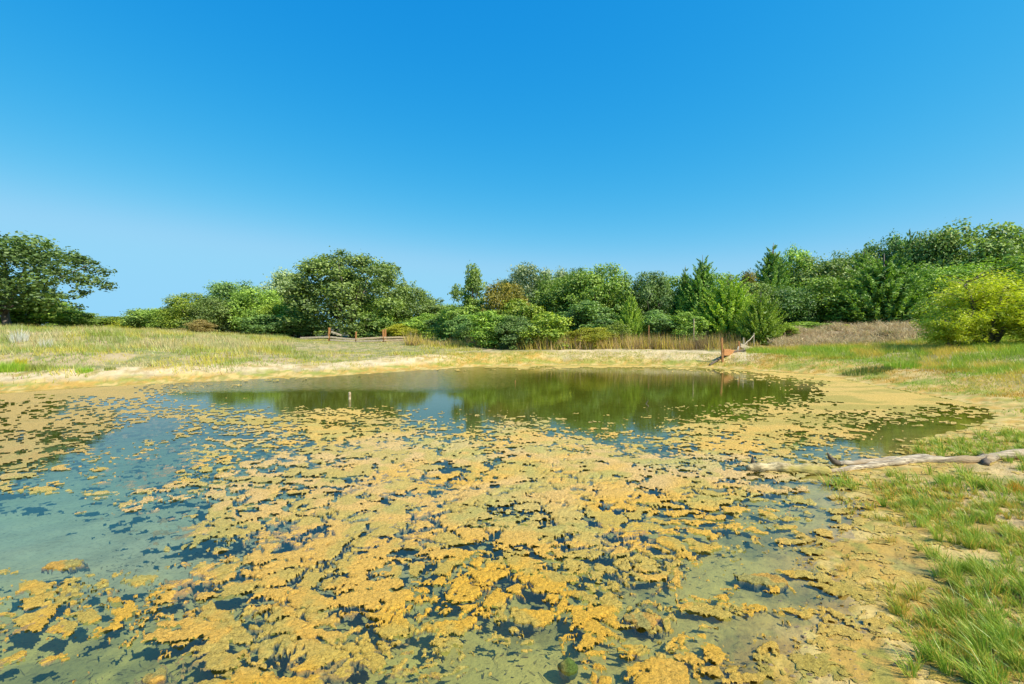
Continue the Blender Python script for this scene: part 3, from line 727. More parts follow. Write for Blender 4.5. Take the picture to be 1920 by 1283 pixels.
def broad(seed, lobes=55, lr=0.13, n=20000, leaf=0.021, env=None, low=0.06, gap=0.0, lean=0.0, aspect=0.62, inner=14, zs=1.0, hollow=0.72, core=1.0, chaos=0.5):
    """unit tree, height 1, half width 0.5"""
    r = np.random.default_rng(seed)
    env = env or (lambda h: 0.5*np.sqrt(np.clip(1-((h-0.45)/0.56)**2, 0.02, 1)))
    Cn = []; Rd = []
    golden = 2.39996
    for i in range(lobes):
        h = low+(0.95-low)*((i+0.5)/lobes)**0.85+r.normal(0, 0.02)
        a = i*golden+r.normal(0, 0.35); rr = lr*r.uniform(0.5, 1.5)
        if chaos > 1: h = low+(0.93-low)*r.random()**0.9
        h *= 1-0.24*chaos*(0.5+0.5*math.sin(3*a+seed))*ss(0.45, 0.8, h)
        e = max(float(env(np.array(h)))-rr*0.65, 0.0)*(r.uniform(0.66, 1.14) if chaos <= 1 else r.uniform(0.25, 1.2))
        e *= 1+0.22*math.sin(2.3*a+seed)*math.sin(6*h+seed*1.7)
        if r.random() < gap: continue
        Cn.append((e*math.cos(a)+lean*h, e*math.sin(a), min(h, 1-rr*0.75))); Rd.append(rr)
    for i in range(int(lobes*0.55)):      # small sprays breaking the outline
        h = low+(1.0-low)*r.random()**0.7; a = r.uniform(0, 6.28); e = float(env(np.array(min(h, 0.97))))*r.uniform(0.8, 1.12); rr = lr*r.uniform(0.22, 0.5)
        Cn.append((e*math.cos(a)+lean*h, e*math.sin(a), h*r.uniform(0.92, 1.02)*(1-0.2*chaos*(0.5+0.5*math.sin(3*a+seed))*ss(0.45, 0.8, h))-rr*0.3)); Rd.append(rr)
    for i in range(inner):
        h = r.uniform(0.2, 0.8); a = r.uniform(0, 6.28); e = float(env(np.array(h)))*r.uniform(0, 0.5)
        Cn.append((e*math.cos(a)+lean*h, e*math.sin(a), h)); Rd.append(lr*r.uniform(0.8, 1.2))
    Cn = np.array(Cn); Rd = np.array(Rd); w = Rd**2; w /= w.sum()
    li = r.choice(len(Cn), n, p=w)
    d = r.normal(0, 1, (n, 3)); d /= np.linalg.norm(d, axis=1)[:, None]
    d[:, 2] = np.where(r.random(n) < 0.45, np.abs(d[:, 2]), d[:, 2])
    rad = Rd[li]*(hollow+(1.12-hollow)*r.random(n)**0.7); rad = rad*np.where(r.random(n) < 0.07, r.uniform(1.0, 1.45, n), 1)
    # ragged small sprigs on each lobe: leaves gather on the raised parts
    sp = np.sin(d[:, 0]*10+li*1.7)*np.sin(d[:, 1]*9+li)+0.6*np.sin(d[:, 2]*9+li*0.6)
    bump = 1+0.22*sp
    P = Cn[li]+d*(rad*bump)[:, None]*np.array([1, 1, 0.8*zs])
    P[:, 2] = np.where(P[:, 2] < 0.0, r.uniform(0, 0.06, n), P[:, 2])
    Nn = d*0.75+r.normal(0, 0.55, (n, 3))+np.array([0, 0, 0.35])
    kp = r.random(n) < 0.45+0.55*(sp > -0.15); P, Nn, li, d = P[kp], Nn[kp], li[kp], d[kp]; n = len(P)
    lv = r.random(len(Cn)); var = 0.5*lv[li]+0.5*r.random(n)
    sz = leaf*1.35*r.uniform(0.6, 1.35, n)
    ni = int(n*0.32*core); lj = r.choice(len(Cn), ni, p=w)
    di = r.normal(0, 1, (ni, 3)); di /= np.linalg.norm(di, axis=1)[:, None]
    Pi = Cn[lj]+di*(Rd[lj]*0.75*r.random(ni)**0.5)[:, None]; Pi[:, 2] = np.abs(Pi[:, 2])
    P = np.vstack([P, Pi]); Nn = np.vstack([Nn, di+r.normal(0, .5, (ni, 3))]); sz = np.concatenate([sz, leaf*2.2*r.uniform(.6, 1.2, ni)]); var = np.concatenate([var, 0.3*r.random(ni)])  # inner leaves get the darker tones: crown shade put into their colour
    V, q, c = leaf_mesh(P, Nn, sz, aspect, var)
    limbs = []
    fork = np.array([lean*0.2+r.normal(0, 0.01), r.normal(0, 0.01), 0.22])
    limbs.append(([(0, 0, -0.03), (0.004, 0, 0.03), fork*np.array([.6, .6, .6]), fork, fork+np.array([0.02+lean*.2, 0.01, 0.25]), (lean*0.7, 0, 0.75)], [0.034, 0.026, 0.021, 0.018, 0.011, 0.003]))
    for i in r.choice(len(Cn), min(16, len(Cn)), replace=False):
        e = Cn[i]; s = fork*(0.6+0.4*r.random()); mid = (s+e)/2+np.array([0, 0, 0.04])+r.normal(0, 0.012, 3)
        limbs.append(([s, s*0.6+mid*0.4+np.array([0, 0, .01]), mid, e], [0.011, 0.009, 0.006, 0.002]))
    return finish_tree(V, q, c, limbs, seed)
def cedar(seed, plumes=230, per=62, width=0.5, leaf=0.03, droop=0.0, p=0.75, tiplean=0.0):
    r = np.random.default_rng(seed); Pl = []; Nl = []; Tl = []; Vl = []; S = []
    limbs = [([(0, 0, -0.03), (0, 0, 0.3), (tiplean*.4, 0, 0.7), (tiplean, 0, 0.97)], [0.022, 0.016, 0.008, 0.002])]
    for i in range(plumes):
        h = 0.02+0.94*(1-math.sqrt(1-(i+r.random())/plumes)) if True else 0
        a = i*2.39996+r.normal(0, 0.4)
        prof = width*(1-h)**p*(0.55+0.45*min(h/0.12+0.4, 1))*r.uniform(0.72, 1.15)
        base = np.array([math.cos(a)*prof*0.45+tiplean*h*h, math.sin(a)*prof*0.45, h])
        ln = prof*0.62+0.035
        dirv = np.array([math.cos(a)*0.72, math.sin(a)*0.72, 0.75-droop+r.normal(0, 0.12)]); dirv /= np.linalg.norm(dirv)
        m = per; t = r.random(m)**0.8; wdt = (0.050*(1-0.8*t)+0.006)*(1.05-0.75*h)
        off = r.normal(0, 1, (m, 3)); off /= np.linalg.norm(off, axis=1)[:, None]
        pp = base+dirv*(t*ln)[:, None]+off*(wdt*np.sqrt(r.random(m)))[:, None]
        Pl.append(pp); Nl.append(off+r.normal(0, 0.4, (m, 3))); Tl.append(dirv+off*0.5+r.normal(0, 0.15, (m, 3)))
        Vl.append(0.55*r.random()+0.45*r.random(m)*(0.4+0.6*t)); S.append(leaf*1.45*(1-0.45*t)*(1.05-0.45*h)*r.uniform(0.7, 1.3, m))
        if i % 9 == 0: limbs.append(([(tiplean*h*h, 0, h*0.9), base, base+dirv*ln*0.7], [0.006, 0.004, 0.001]))
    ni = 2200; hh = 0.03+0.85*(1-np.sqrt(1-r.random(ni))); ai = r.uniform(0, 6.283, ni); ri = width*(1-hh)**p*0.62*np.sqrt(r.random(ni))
    Pl.append(np.column_stack([np.cos(ai)*ri+tiplean*hh*hh, np.sin(ai)*ri, hh])); Nl.append(r.normal(0, 1, (ni, 3))); Tl.append(r.normal(0, .6, (ni, 3))+np.array([0, 0, 1])); Vl.append(0.25*r.random(ni)); S.append(np.full(ni, leaf*2.6))  # cedar core leaves coloured darker, painting in the shade inside the crown
    P = np.concatenate(Pl); P[:, 2] = np.maximum(P[:, 2], 0.005)
    V, q, c = leaf_mesh(P, np.concatenate(Nl), np.concatenate(S), 0.36, np.concatenate(Vl), tang=np.concatenate(Tl))
    return finish_tree(V, q, c, limbs, seed)
def willow(seed, branches=120, per=150, leaf=0.022, spread=0.5, stems=6):
    r = np.random.default_rng(seed); Pl = []; Nl = []; Tl = []; Vl = []; limbs = []
    heads = []
    for s in range(stems):
        a = s*6.283/stems+r.normal(0, 0.3); out = r.uniform(0.1, 0.26)
        p0 = np.array([math.cos(a)*0.03, math.sin(a)*0.03, 0]); p2 = np.array([math.cos(a)*out, math.sin(a)*out, r.uniform(0.5, 0.78)])
        p1 = (p0+p2)/2+np.array([0, 0, 0.05]); limbs.append(([p0-[0, 0, .03], p1, p2], [0.02, 0.013, 0.005])); heads.append((p1, p2))
    for b in range(branches):
        p1, p2 = heads[b % stems]; s = p1+(p2-p1)*r.uniform(-0.75, 1.05)
        a = r.uniform(0, 6.283); L = r.uniform(0.14, 0.34); rise = r.uniform(-0.02, 0.24)
        end = s+np.array([math.cos(a)*L*0.9, math.sin(a)*L*0.9, rise]); 
        rr = math.hypot(end[0], end[1])
        if rr > spread: end[:2] *= spread/rr
        end[2] = min(end[2], 0.98)-(0.06 if b % 2 else 0)
        m = per; t = r.random(m); c = s+(end-s)*t[:, None]; c[:, 2] += np.sin(t*math.pi)*0.04-0.05*t*t
        hang = r.random(m)**2*0.085
        pp = c+r.normal(0, 0.022, (m, 3)); pp[:, 2] -= hang
        Pl.append(pp); Nl.append(r.normal(0, 1, (m, 3))+np.array([0, 0, 0.3])); Tl.append(np.array([math.cos(a)*0.5, math.sin(a)*0.5, -0.35])+r.normal(0, 0.45, (m, 3)))
        Vl.append(0.5*r.random()+0.5*r.random(m))
        if b % 3 == 0: limbs.append(([s, (s+end)/2+np.array([0, 0, .03]), end], [0.005, 0.0035, 0.001]))
    P = np.concatenate(Pl); P[:, 2] = np.clip(P[:, 2], 0.01, 1.02)
    n = len(P); V, q, c = leaf_mesh(P, np.concatenate(Nl), leaf*r.uniform(0.6, 1.4, n), 0.3, np.concatenate(Vl), tang=np.concatenate(Tl))
    return finish_tree(V, q, c, limbs, seed)

LM = {
 'oak': mat_leaf('leaf_oak', (0.130, 0.225, 0.045), (0.390, 0.499, 0.102)),
 'dark': mat_leaf('leaf_dark', (0.087, 0.197, 0.051), (0.293, 0.424, 0.086)),
 'mid': mat_leaf('leaf_mid', (0.136, 0.259, 0.034), (0.404, 0.542, 0.066)),
 'blue': mat_leaf('leaf_bluish', (0.157, 0.263, 0.128), (0.448, 0.493, 0.214)),
 'bright': mat_leaf('leaf_bright', (0.150, 0.282, 0.020), (0.394, 0.445, 0.040)),
 'yellow': mat_leaf('leaf_yellow', (0.403, 0.391, 0.020), (0.620, 0.600, 0.038)),
 'orange': mat_leaf('leaf_orange', (0.150, 0.160, 0.015), (0.400, 0.310, 0.030)),
 'cedar': mat_leaf('leaf_cedar', (0.091, 0.224, 0.027), (0.307, 0.448, 0.046), 0.2),
 'cedary': mat_leaf('leaf_cedar_yellow', (0.188, 0.339, 0.022), (0.467, 0.570, 0.043), 0.25),
 'brown': mat_leaf('leaf_brown', (0.429, 0.290, 0.090), (0.648, 0.531, 0.159)),
 'willow': mat_leaf('leaf_willow', (0.398, 0.478, 0.020), (0.650, 0.636, 0.049), 0.4, objvar=0.05),
 'deep': mat_leaf('leaf_deep', (0.045, 0.095, 0.020), (0.150, 0.220, 0.045)),
}
BARK = mat_wood('bark', (0.05, 0.04, 0.03), (0.17, 0.14, 0.11), scale=9, stretch=(1, 1, 0.25), bd=0.03)
narrow = lambda h: 0.5*np.sqrt(np.clip(1-((h-0.38)/0.62)**2, 0.0, 1))**1.3
flat = lambda h: 0.5*np.clip(1-((h-0.55)/0.46)**4, 0.05, 1)
spiky = lambda h: 0.5*np.clip(1-(h-0.25)**2/0.6, 0.05, 1)*(0.8+0.3*np.sin(h*22))
PR = {
 'round1': broad(1), 'round2': broad(2, 50, 0.14, 17000, 0.022), 'round3': broad(3, 75, 0.105, 18000, 0.020),
 'tall1': broad(4, 60, 0.12, 16000, 0.021, narrow), 'tall2': broad(5, 60, 0.115, 15000, 0.022, spiky, gap=0.15),
 'low1': broad(6, 55, 0.16, 12000, 0.034, flat, low=0.04, inner=10), 'low2': broad(7, 45, 0.18, 10000, 0.042, low=0.04, inner=8),
 'airy': broad(8, 46, 0.10, 11000, 0.024, spiky, low=0.10, gap=0.1, inner=10, core=0.5),
 'cedar1': cedar(21, 260, 60, p=0.95, tiplean=-0.03), 'cedar2': cedar(22, 280, 60, 0.46, 0.027, p=1.15, tiplean=-0.08), 'cedar3': cedar(23, 200, 66, 0.52, 0.034, p=0.6),
 'scrub1': broad(61, 44, 0.12, 15000, 0.026, low=0.05, chaos=1.5, inner=10), 'scrub2': broad(62, 38, 0.13, 14000, 0.028, spiky, low=0.04, chaos=1.7, inner=8), 'scrub3': broad(64, 50, 0.105, 15000, 0.024, narrow, low=0.04, chaos=1.3, inner=12),
 'willow1': willow(31, 230, 120, 0.026, stems=9), 'willow2': willow(32, 170, 110, 0.034, stems=8),
}
GR = {'tree': 'trees standing around the pond', 'cedar': 'cedars in the line of trees', 'shrub': 'shrubs and bushes around the pond'}
def plant(proto, mat, cx, w, top, Y, name, label, rz=None, base=None, depth=None, cat='tree'):
    p = on_y(cx, 600, Y); x = p[0]; z0 = gz(x, Y) if base is None else base
    ztop = on_y(cx, top, Y)[2]; H = (ztop-z0)*1.02; Wd = w*1.22/F*Y
    root = empty(name, (x, Y, z0), rnd.uniform(-3.1, 3.1) if rz is None else rz)
    root.scale = (Wd, min(max(Wd, 0.6*H), 1.3*Wd) if depth is None else depth, H)
    tm, cm = PR[proto]
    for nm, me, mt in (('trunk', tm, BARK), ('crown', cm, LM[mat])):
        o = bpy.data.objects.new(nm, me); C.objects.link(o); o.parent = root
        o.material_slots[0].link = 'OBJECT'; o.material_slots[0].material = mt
    tag(root, label, cat, GR[cat] if cat in GR else None)
    return root
T = [
 # far left, behind the meadow crest
 ('low1', 'mid', 70, 120, 562, 36, 'understorey_tree', 'low dark leafy tree under the spreading crown of the big left oak', 'tree'),
 ('low2', 'mid', 140, 62, 582, 37, 'understorey_tree', 'low green tree right behind the edge of the big left oak', 'tree'),
 ('low2', 'dark', -20, 140, 560, 38, 'understorey_tree', 'dark low tree behind the trunk of the big left oak at the frame edge', 'tree'),
 ('low1', 'bright', 200, 85, 594, 58, 'distant_tree', 'small bright green distant tree just right of the big left oak', 'tree'),
 ('low2', 'yellow', 238, 48, 601, 52, 'yellow_bush', 'yellow bush low on the horizon between the left oak and the tree line', 'shrub'),
 ('low1', 'dark', 262, 70, 596, 70, 'distant_tree', 'far dark tree in the gap behind the yellow bush', 'tree'),
 ('low1', 'oak', 288, 72, 580, 47, 'oak_tree', 'low rounded oak at the left end of the tree line', 'tree'),
 ('round2', 'mid', 325, 70, 578, 46, 'oak_tree', 'second rounded tree from the left end of the tree line', 'tree'),
 ('tall1', 'bright', 357, 80, 551, 43, 'cottonwood_tree', 'pale green pointed tree rising near the left end of the tree line', 'tree'),
 ('tall2', 'brown', 376, 52, 600, 38, 'brown_shrub', 'thin brownish shrub at the foot of the pale pointed tree', 'shrub'),
 ('round2', 'oak', 408, 80, 562, 42, 'oak_tree', 'rounded oak just right of the pale pointed tree', 'tree'),
 ('round1', 'dark', 440, 90, 530, 45, 'oak_tree', 'dark tree with a domed top left of the bluish tree', 'tree'),
 ('round3', 'mid', 485, 90, 542, 43, 'oak_tree', 'mid green tree in front of the bluish tree', 'tree'),
 ('tall2', 'blue', 535, 95, 510, 49, 'bluish_tree', 'hazy bluish green tree rising just left of the great domed oak', 'tree'),
 ('tall1', 'orange', 558, 48, 545, 42.5, 'turning_tree', 'tree turning orange yellow beside the left flank of the great domed oak', 'tree'),
 ('round2', 'bright', 530, 70, 568, 41.5, 'oak_tree', 'yellow green rounded tree below the orange one', 'tree'),
 ('round3', 'dark', 500, 90, 590, 39.5, 'hedge_shrub', 'low leafy shrub left of the rail fence end', 'shrub'),
 ('round2', 'dark', 562, 76, 592, 39.2, 'hedge_shrub', 'leafy shrub behind the left rail of the rail fence', 'shrub'),
 ('round3', 'oak', 775, 95, 538, 42, 'oak_tree', 'rounded oak joined to the right flank of the great domed oak', 'tree'),
 ('round3', 'dark', 705, 84, 586, 38.7, 'hedge_shrub', 'leafy shrub behind the middle of the rail fence', 'shrub'),
 ('low2', 'yellow', 748, 50, 610, 36, 'yellow_bush', 'yellowish bush at the right end of the rail fence', 'shrub'),
 ('round1', 'mid', 792, 55, 592, 37, 'hedge_shrub', 'bright green shrub right of the rail fence', 'shrub'),
 ('round1', 'mid', 828, 75, 570, 43, 'oak_tree', 'small tree closing the low gap in the centre of the tree line', 'tree'),
 ('round2', 'dark', 838, 66, 592, 34, 'hedge_shrub', 'green shrub at the low gap in the tree line', 'shrub'),
 ('airy', 'mid', 886, 70, 501, 31, 'slender_tree', 'slender airy tree with two thin tops left of the golden tree', 'tree'),
 ('round3', 'mid', 880, 90, 570, 30.5, 'leafy_tree', 'dense green tree below the slender airy tree', 'tree'),
 ('tall1', 'dark', 872, 60, 592, 28.5, 'hedge_shrub', 'dark shrub at the foot of the slender airy tree', 'shrub'),
 ('round3', 'orange', 948, 80, 530, 30, 'golden_tree', 'golden topped tree near the centre of the tree line', 'tree'),
 ('round1', 'bright', 968, 90, 556, 28.5, 'leafy_tree', 'yellow green tree in front of the golden topped tree', 'tree'),
 ('round3', 'blue', 998, 115, 497, 37, 'bluish_tree', 'tall bluish green tree behind the golden topped tree', 'tree'),
 ('round3', 'mid', 925, 80, 588, 26.5, 'hedge_shrub', 'dark based shrub left of the round bright shrub by the far shore', 'shrub'),
 ('round1', 'bright', 1022, 88, 582, 26, 'round_shrub', 'large round bright green shrub nearest the far shore', 'shrub'),
 ('round1', 'dark', 972, 76, 594, 25.8, 'hedge_shrub', 'dark shadowed shrub tucked left under the round bright shrub', 'shrub'),
 ('tall2', 'blue', 1054, 50, 508, 38, 'bluish_tree', 'small bluish tree top between the two highest central trees', 'tree'),
 ('round1', 'mid', 1092, 110, 515, 33, 'oak_tree', 'broad green tree left of the centre right peak', 'tree'),
 ('tall1', 'mid', 1133, 105, 499, 32, 'oak_tree', 'peaked green tree at the centre right of the tree line', 'tree'),
 ('round3', 'dark', 1105, 100, 570, 29, 'hedge_shrub', 'shaded shrub below the centre right peak', 'shrub'),
 ('cedar1', 'cedary', 1182, 62, 546, 28, 'cedar_tree', 'small yellow green cedar in the dip right of the centre right peak', 'cedar'),
 ('low2', 'yellow', 1105, 75, 617, 25.6, 'yellow_bush', 'yellow weed bush right of the round bright shrub', 'shrub'),
 ('low2', 'bright', 1155, 45, 608, 26.3, 'hedge_shrub', 'small light green shrub at the foot of the small cedar', 'shrub'),
 ('tall1', 'dark', 1218, 80, 512, 31, 'dark_pointed_tree', 'dark bluish pointed tree between the small cedar and the cedar group', 'tree'),
 ('round3', 'mid', 1258, 90, 518, 33, 'oak_tree', 'leafy tree filling the space left of the cedar group', 'tree'),
 ('round3', 'dark', 1235, 70, 586, 28, 'hedge_shrub', 'green shrub beneath the dark bluish pointed tree', 'shrub'),
 ('cedar2', 'cedar', 1284, 82, 496, 31, 'cedar_tree', 'thin tipped cedar at the left of the cedar group', 'cedar'),
 ('cedar1', 'cedar', 1320, 120, 476, 30, 'cedar_tree', 'tallest dark cedar of the middle cedar group', 'cedar'),
 ('round1', 'mid', 1293, 62, 590, 27, 'hedge_shrub', 'bright leafy shrub at the foot of the tall dark cedar', 'shrub'),
 ('cedar3', 'cedary', 1368, 120, 512, 28, 'cedar_tree', 'broad yellow green cedar behind the broken fence', 'cedar'),
 ('cedar3', 'cedary', 1426, 88, 546, 25.6, 'cedar_tree', 'small yellow green cedar right behind the broken fence', 'cedar'),
 ('tall2', 'orange', 1400, 60, 512, 33, 'turning_tree', 'tree with a yellowing top between the cedars', 'tree'),
 ('cedar2', 'cedar', 1441, 150, 452, 34, 'cedar_tree', 'tall leaning tipped cedar standing above its neighbours right of centre', 'cedar'),
 ('round3', 'mid', 1482, 80, 468, 36, 'oak_tree', 'tree top just right of the tall leaning cedar', 'tree'),
 ('round1', 'dark', 1470, 90, 540, 31.5, 'oak_tree', 'dark tree beneath the tall leaning cedar', 'tree'),
 ('round2', 'oak', 1535, 110, 484, 35, 'oak_tree', 'rounded oak right of the tall leaning cedar', 'tree'),
 ('round1', 'oak', 1592, 90, 476, 38, 'oak_tree', 'oak crown left of the big dark green cedar', 'tree'),
 ('round3', 'mid', 1560, 130, 520, 31.5, 'oak_tree', 'broad leafy tree behind the left half of the brush mound', 'tree'),
 ('low1', 'mid', 1505, 110, 605, 29.5, 'hedge_shrub', 'low green shrub on the left top of the brush mound', 'shrub'),
 ('cedar2', 'cedar', 1611, 65, 458, 34, 'cedar_tree', 'narrow cedar top left above the big dark green cedar', 'cedar'),
 ('cedar3', 'cedar', 1655, 185, 474, 29.6, 'cedar_tree', 'big broad dark green cedar behind the brush mound', 'cedar'),
 ('round3', 'dark', 1660, 95, 446, 38, 'oak_tree', 'dark tree rising behind the big broad cedar', 'tree'),
 ('cedar2', 'cedar', 1704, 85, 427, 36, 'cedar_tree', 'highest narrow cedar tip beside the tall right oak', 'cedar'),
 ('round1', 'oak', 1745, 100, 440, 35, 'oak_tree', 'oak right of the highest narrow cedar tip', 'tree'),
 ('round3', 'oak', 1815, 165, 423, 34.5, 'oak_tree', 'tallest broad oak near the right edge', 'tree'),
 ('round2', 'dark', 1895, 130, 438, 40, 'oak_tree', 'oak crown at the right edge behind the tallest oak', 'tree'),
 ('round1', 'mid', 1755, 130, 500, 30.5, 'oak_tree', 'leafy tree between the big cedar and the willow', 'tree'),
 ('low1', 'dark', 1740, 130, 575, 28.5, 'hedge_shrub', 'dark shrub right end of the brush mound behind the willow', 'shrub'),
 ('round2', 'mid', 1865, 150, 490, 31, 'oak_tree', 'leafy tree directly behind the yellow willow', 'tree'),
 ('round1', 'mid', 2000, 170, 445, 33, 'oak_tree', 'oak beyond the right edge', 'tree'),
 ('round3', 'oak', -230, 170, 440, 34, 'oak_tree', 'oak beyond the left edge', 'tree'),
 ('round3', 'mid', 1340, 80, 512, 34, 'oak_tree', 'leafy tree top showing between the tall dark cedar and the yellow green cedar', 'tree'),
 ('round1', 'mid', 1040, 90, 520, 35, 'oak_tree', 'green crown filling the line between the bluish trees and the centre right peak', 'tree'),
 ('round3', 'dark', 1170, 70, 540, 33.5, 'oak_tree', 'dark low crown behind the small cedar', 'tree'),
 ('round3', 'oak', 1400, 90, 530, 32, 'oak_tree', 'dusky oak behind the yellow green cedars', 'tree'),
 ('round2', 'mid', 860, 70, 575, 33, 'oak_tree', 'rounded crown left of the slender two topped tree', 'tree'),
 ('round1', 'mid', 725, 80, 560, 40, 'oak_tree', 'lower crown leaning on the right flank of the great domed oak', 'tree'),
 ('tall1', 'dark', 1085, 50, 505, 34.5, 'oak_tree', 'small dark top rising left of the centre right peak', 'tree'),
 ('willow1', 'willow', 1850, 235, 497, 19.5, 'willow_tree', 'bright yellow green willow leaning over the right bank', 'tree'),
 ('willow2', 'willow', 1788, 125, 566, 18.8, 'willow_bush', 'low spreading willow bush at the left foot of the willow', 'shrub'),
 ('willow2', 'willow', 1960, 140, 560, 18.0, 'willow_bush', 'low willow bush at the right edge beside the willow', 'shrub'),
 ('low2', 'bright', 1665, 30, 624, 24.6, 'small_bush', 'small green bush growing on the face of the brush mound', 'shrub'),
 ('low2', 'yellow', 1586, 16, 611, 27, 'small_bush', 'tiny yellow green bush on top of the brush mound', 'shrub'),
 ('low2', 'bright', 1475, 34, 612, 26.3, 'small_bush', 'small round bush at the left shoulder of the brush mound', 'shrub'),
]
for k_, (pr, mt, cx, w, top, Y, nm, lab, cat) in enumerate(T):
    if nm in ('hedge_shrub', 'round_shrub', 'yellow_bush', 'understorey_tree', 'leafy_tree', 'small_bush'):
        pr = ('scrub1', 'scrub2', 'scrub3')[k_ % 3]; top -= 4; w *= 1.08
    plant(pr, mt, cx, w, top, Y, nm, lab, cat=cat)

# two hero oaks with crowns of their own
PR['hero'] = broad(91, 130, 0.085, 34000, 0.0165, lambda h: 0.5*np.clip(1-np.abs((h-0.42)/0.62)**2.6, 0.02, 1)**0.6, low=0.05, inner=30)
plant('hero', 'oak', 660, 185, 479, 41, 'oak_tree', 'great domed oak standing behind the rail fence', rz=0.2)
PR['left'] = broad(92, 70, 0.085, 21000, 0.019, lambda h: 0.5*np.clip(1-np.abs((h-0.52)/0.5)**2.2, 0.02, 1)**0.7, low=0.2, gap=0.12, inner=16, hollow=0.5, core=0.25)
plant('left', 'deep', 12, 235, 433, 31, 'oak_tree', 'big open spreading oak at the left edge of the frame', rz=0.4)

# ------------------------------------------------------------------ fences
WD = mat_wood('weathered_timber', (0.30, 0.20, 0.10), (0.62, 0.48, 0.30), scale=5, stretch=(3, 3, 3), bd=0.006)
WR = mat_wood('rusty_timber', (0.26, 0.10, 0.03), (0.50, 0.24, 0.08), scale=6, stretch=(3, 3, 3), bd=0.006)
WG = mat_wood('grey_timber', (0.24, 0.19, 0.12), (0.52, 0.43, 0.30), scale=6, stretch=(3, 3, 3), bd=0.006)
def beam(a, b, w, h, name, mat, parent, off, taper=1.0):
    """sawn or split timber with bevelled edges and slightly uneven section"""
    a = np.array(a, float); b = np.array(b, float); d = b-a; L = np.linalg.norm(d); d /= L
    up = np.array([0, 0, 1.0]) if abs(d[2]) < 0.8 else np.array([0, 1.0, 0])
    s = np.cross(d, up); s /= np.linalg.norm(s); u = np.cross(s, d)
    V = []; k = 6; bev = 0.22
    prof = [(-1, -1+bev), (-1, 1-bev), (-1+bev, 1), (1-bev, 1), (1, 1-bev), (1, -1+bev), (1-bev, -1), (-1+bev, -1)]
    for i in range(k):
        t = i/(k-1); wob = rnd.uniform(0.92, 1.08); c = a+d*L*t+s*rnd.uniform(-.06, .06)*w+u*rnd.uniform(-.06, .06)*h
        sc_ = wob*(1-(1-taper)*t)
        for (p, q) in prof: V.append(c+s*p*w/2*sc_+u*q*h/2*sc_-off)
    Q = [(i*8+j, i*8+(j+1) % 8, (i+1)*8+(j+1) % 8, (i+1)*8+j) for i in range(k-1) for j in range(8)]
    V = np.array(V); n = len(V); V = np.vstack([V, V[:8].mean(0), V[-8:].mean(0)])
    Tt = [(n, (j+1) % 8, j) for j in range(8)]+[(n+1, (k-1)*8+j, (k-1)*8+(j+1) % 8) for j in range(8)]
    return mesh_np(name, V, [np.array(Q), np.array(Tt)], mat, parent)
def rail_fence():
    c = hit(667, 642); Y = c[1]; print('fence Y', c); off = c.copy()
    root = empty('rail_fence', tuple(c)); tag(root, 'low split rail fence of three posts before the great domed oak', 'fence')
    def pt(px, py, dy=0.0): return on_y(px, py, Y+dy)
    for px, top, w, m in ((617, 614.5, 0.12, WR), (667, 622, 0.09, WR), (719, 618, 0.11, WR)):
        b = pt(px, 640); b[2] = gz(b[0], Y)-0.1; t = pt(px, top); t[0] = b[0]+rnd.uniform(-.03, .03)
        beam(b, t, w, w, 'post', m, root, off)
    b = pt(722.5, 640, .12); b[2] = gz(b[0], Y)-0.1; beam(b, pt(722.5, 617, .12), 0.1, 0.1, 'post', WR, root, off)
    for (a, b_, m) in (((563, 634), (616, 632.3), WG), ((619, 632.5), (666, 636.8), WG), ((619, 637.6), (666, 641), WG),
                       ((668, 636), (718, 633), WD), ((668, 640.5), (718, 638.5), WG), ((720, 633.4), (765, 632.6), WD), ((720, 638.5), (760, 637.3), WD), ((621, 622.5), (640, 629), WG)):
        beam(pt(*a, -0.11), pt(*b_, -0.11), 0.07, 0.12, 'rail', m, root, off)
rail_fence()
def broken_fence():
    A = on_y(1354, 685, 20.4); c = A.copy(); c[2] = gz(c[0], c[1]); off = c.copy()
    root = empty('broken_fence', tuple(c)); tag(root, 'broken rusty brown plank fence leading down to the far right shore', 'fence')
    def post(px, top, Y, w, mat, tpx=None):
        b = on_y(px, 660, Y); b[2] = gz(b[0], Y)-0.15
        beam(b, on_y(tpx or px, top, Y), w, w, 'post', mat, root, off, 0.9)
    post(1355.5, 633.5, 20.4, 0.085, WR, 1353); post(1387, 640, 22.2, 0.08, WR, 1385); post(1395.5, 633.5, 22.8, 0.06, WG, 1394)
    post(1413.5, 624.5, 24.2, 0.05, WG); post(1400.5, 641, 23.2, 0.04, WG)
    beam(on_y(1357, 660, 20.5), on_y(1385.5, 663, 22.1), 0.04, 0.26, 'plank', WR, root, off)
    beam(on_y(1388, 647.8, 22.3), on_y(1413, 655, 24.1), 0.04, 0.17, 'plank', WG, root, off)
    beam(on_y(1381, 668.5, 21.7), on_y(1385, 650, 22.1), 0.06, 0.06, 'brace', WG, root, off)
    pts = [on_y(1396, 647, 22.9), on_y(1400, 641.5, 23.2), on_y(1406, 637.5, 23.6), on_y(1413, 629, 24.2)]
    V, Q, Tt = tube(np.array(pts)-off, [0.02]*4, 6); mesh_np('crooked_rail', V, [Q, Tt], WG, root)
broken_fence()
def pole(name, pts, rad, mat, label, cat, rough=0.15, sides=8, sm=False):
    pts = np.array(pts, float); c = pts[0].copy(); V, Q, Tt = tube(pts-c, rad, sides, 3, rough)
    o = mesh_np(name, V, [Q, Tt], mat, None, None, sm); o.location = tuple(c); tag(o, label, cat); return o
WB = mat_wood('dark_wood', (0.05, 0.035, 0.02), (0.16, 0.12, 0.08), scale=9, bd=0.006)
def gpt(px, Y, dz=0.0): 
    p = on_y(px, 600, Y); return (p[0], Y, gz(p[0], Y)+dz)
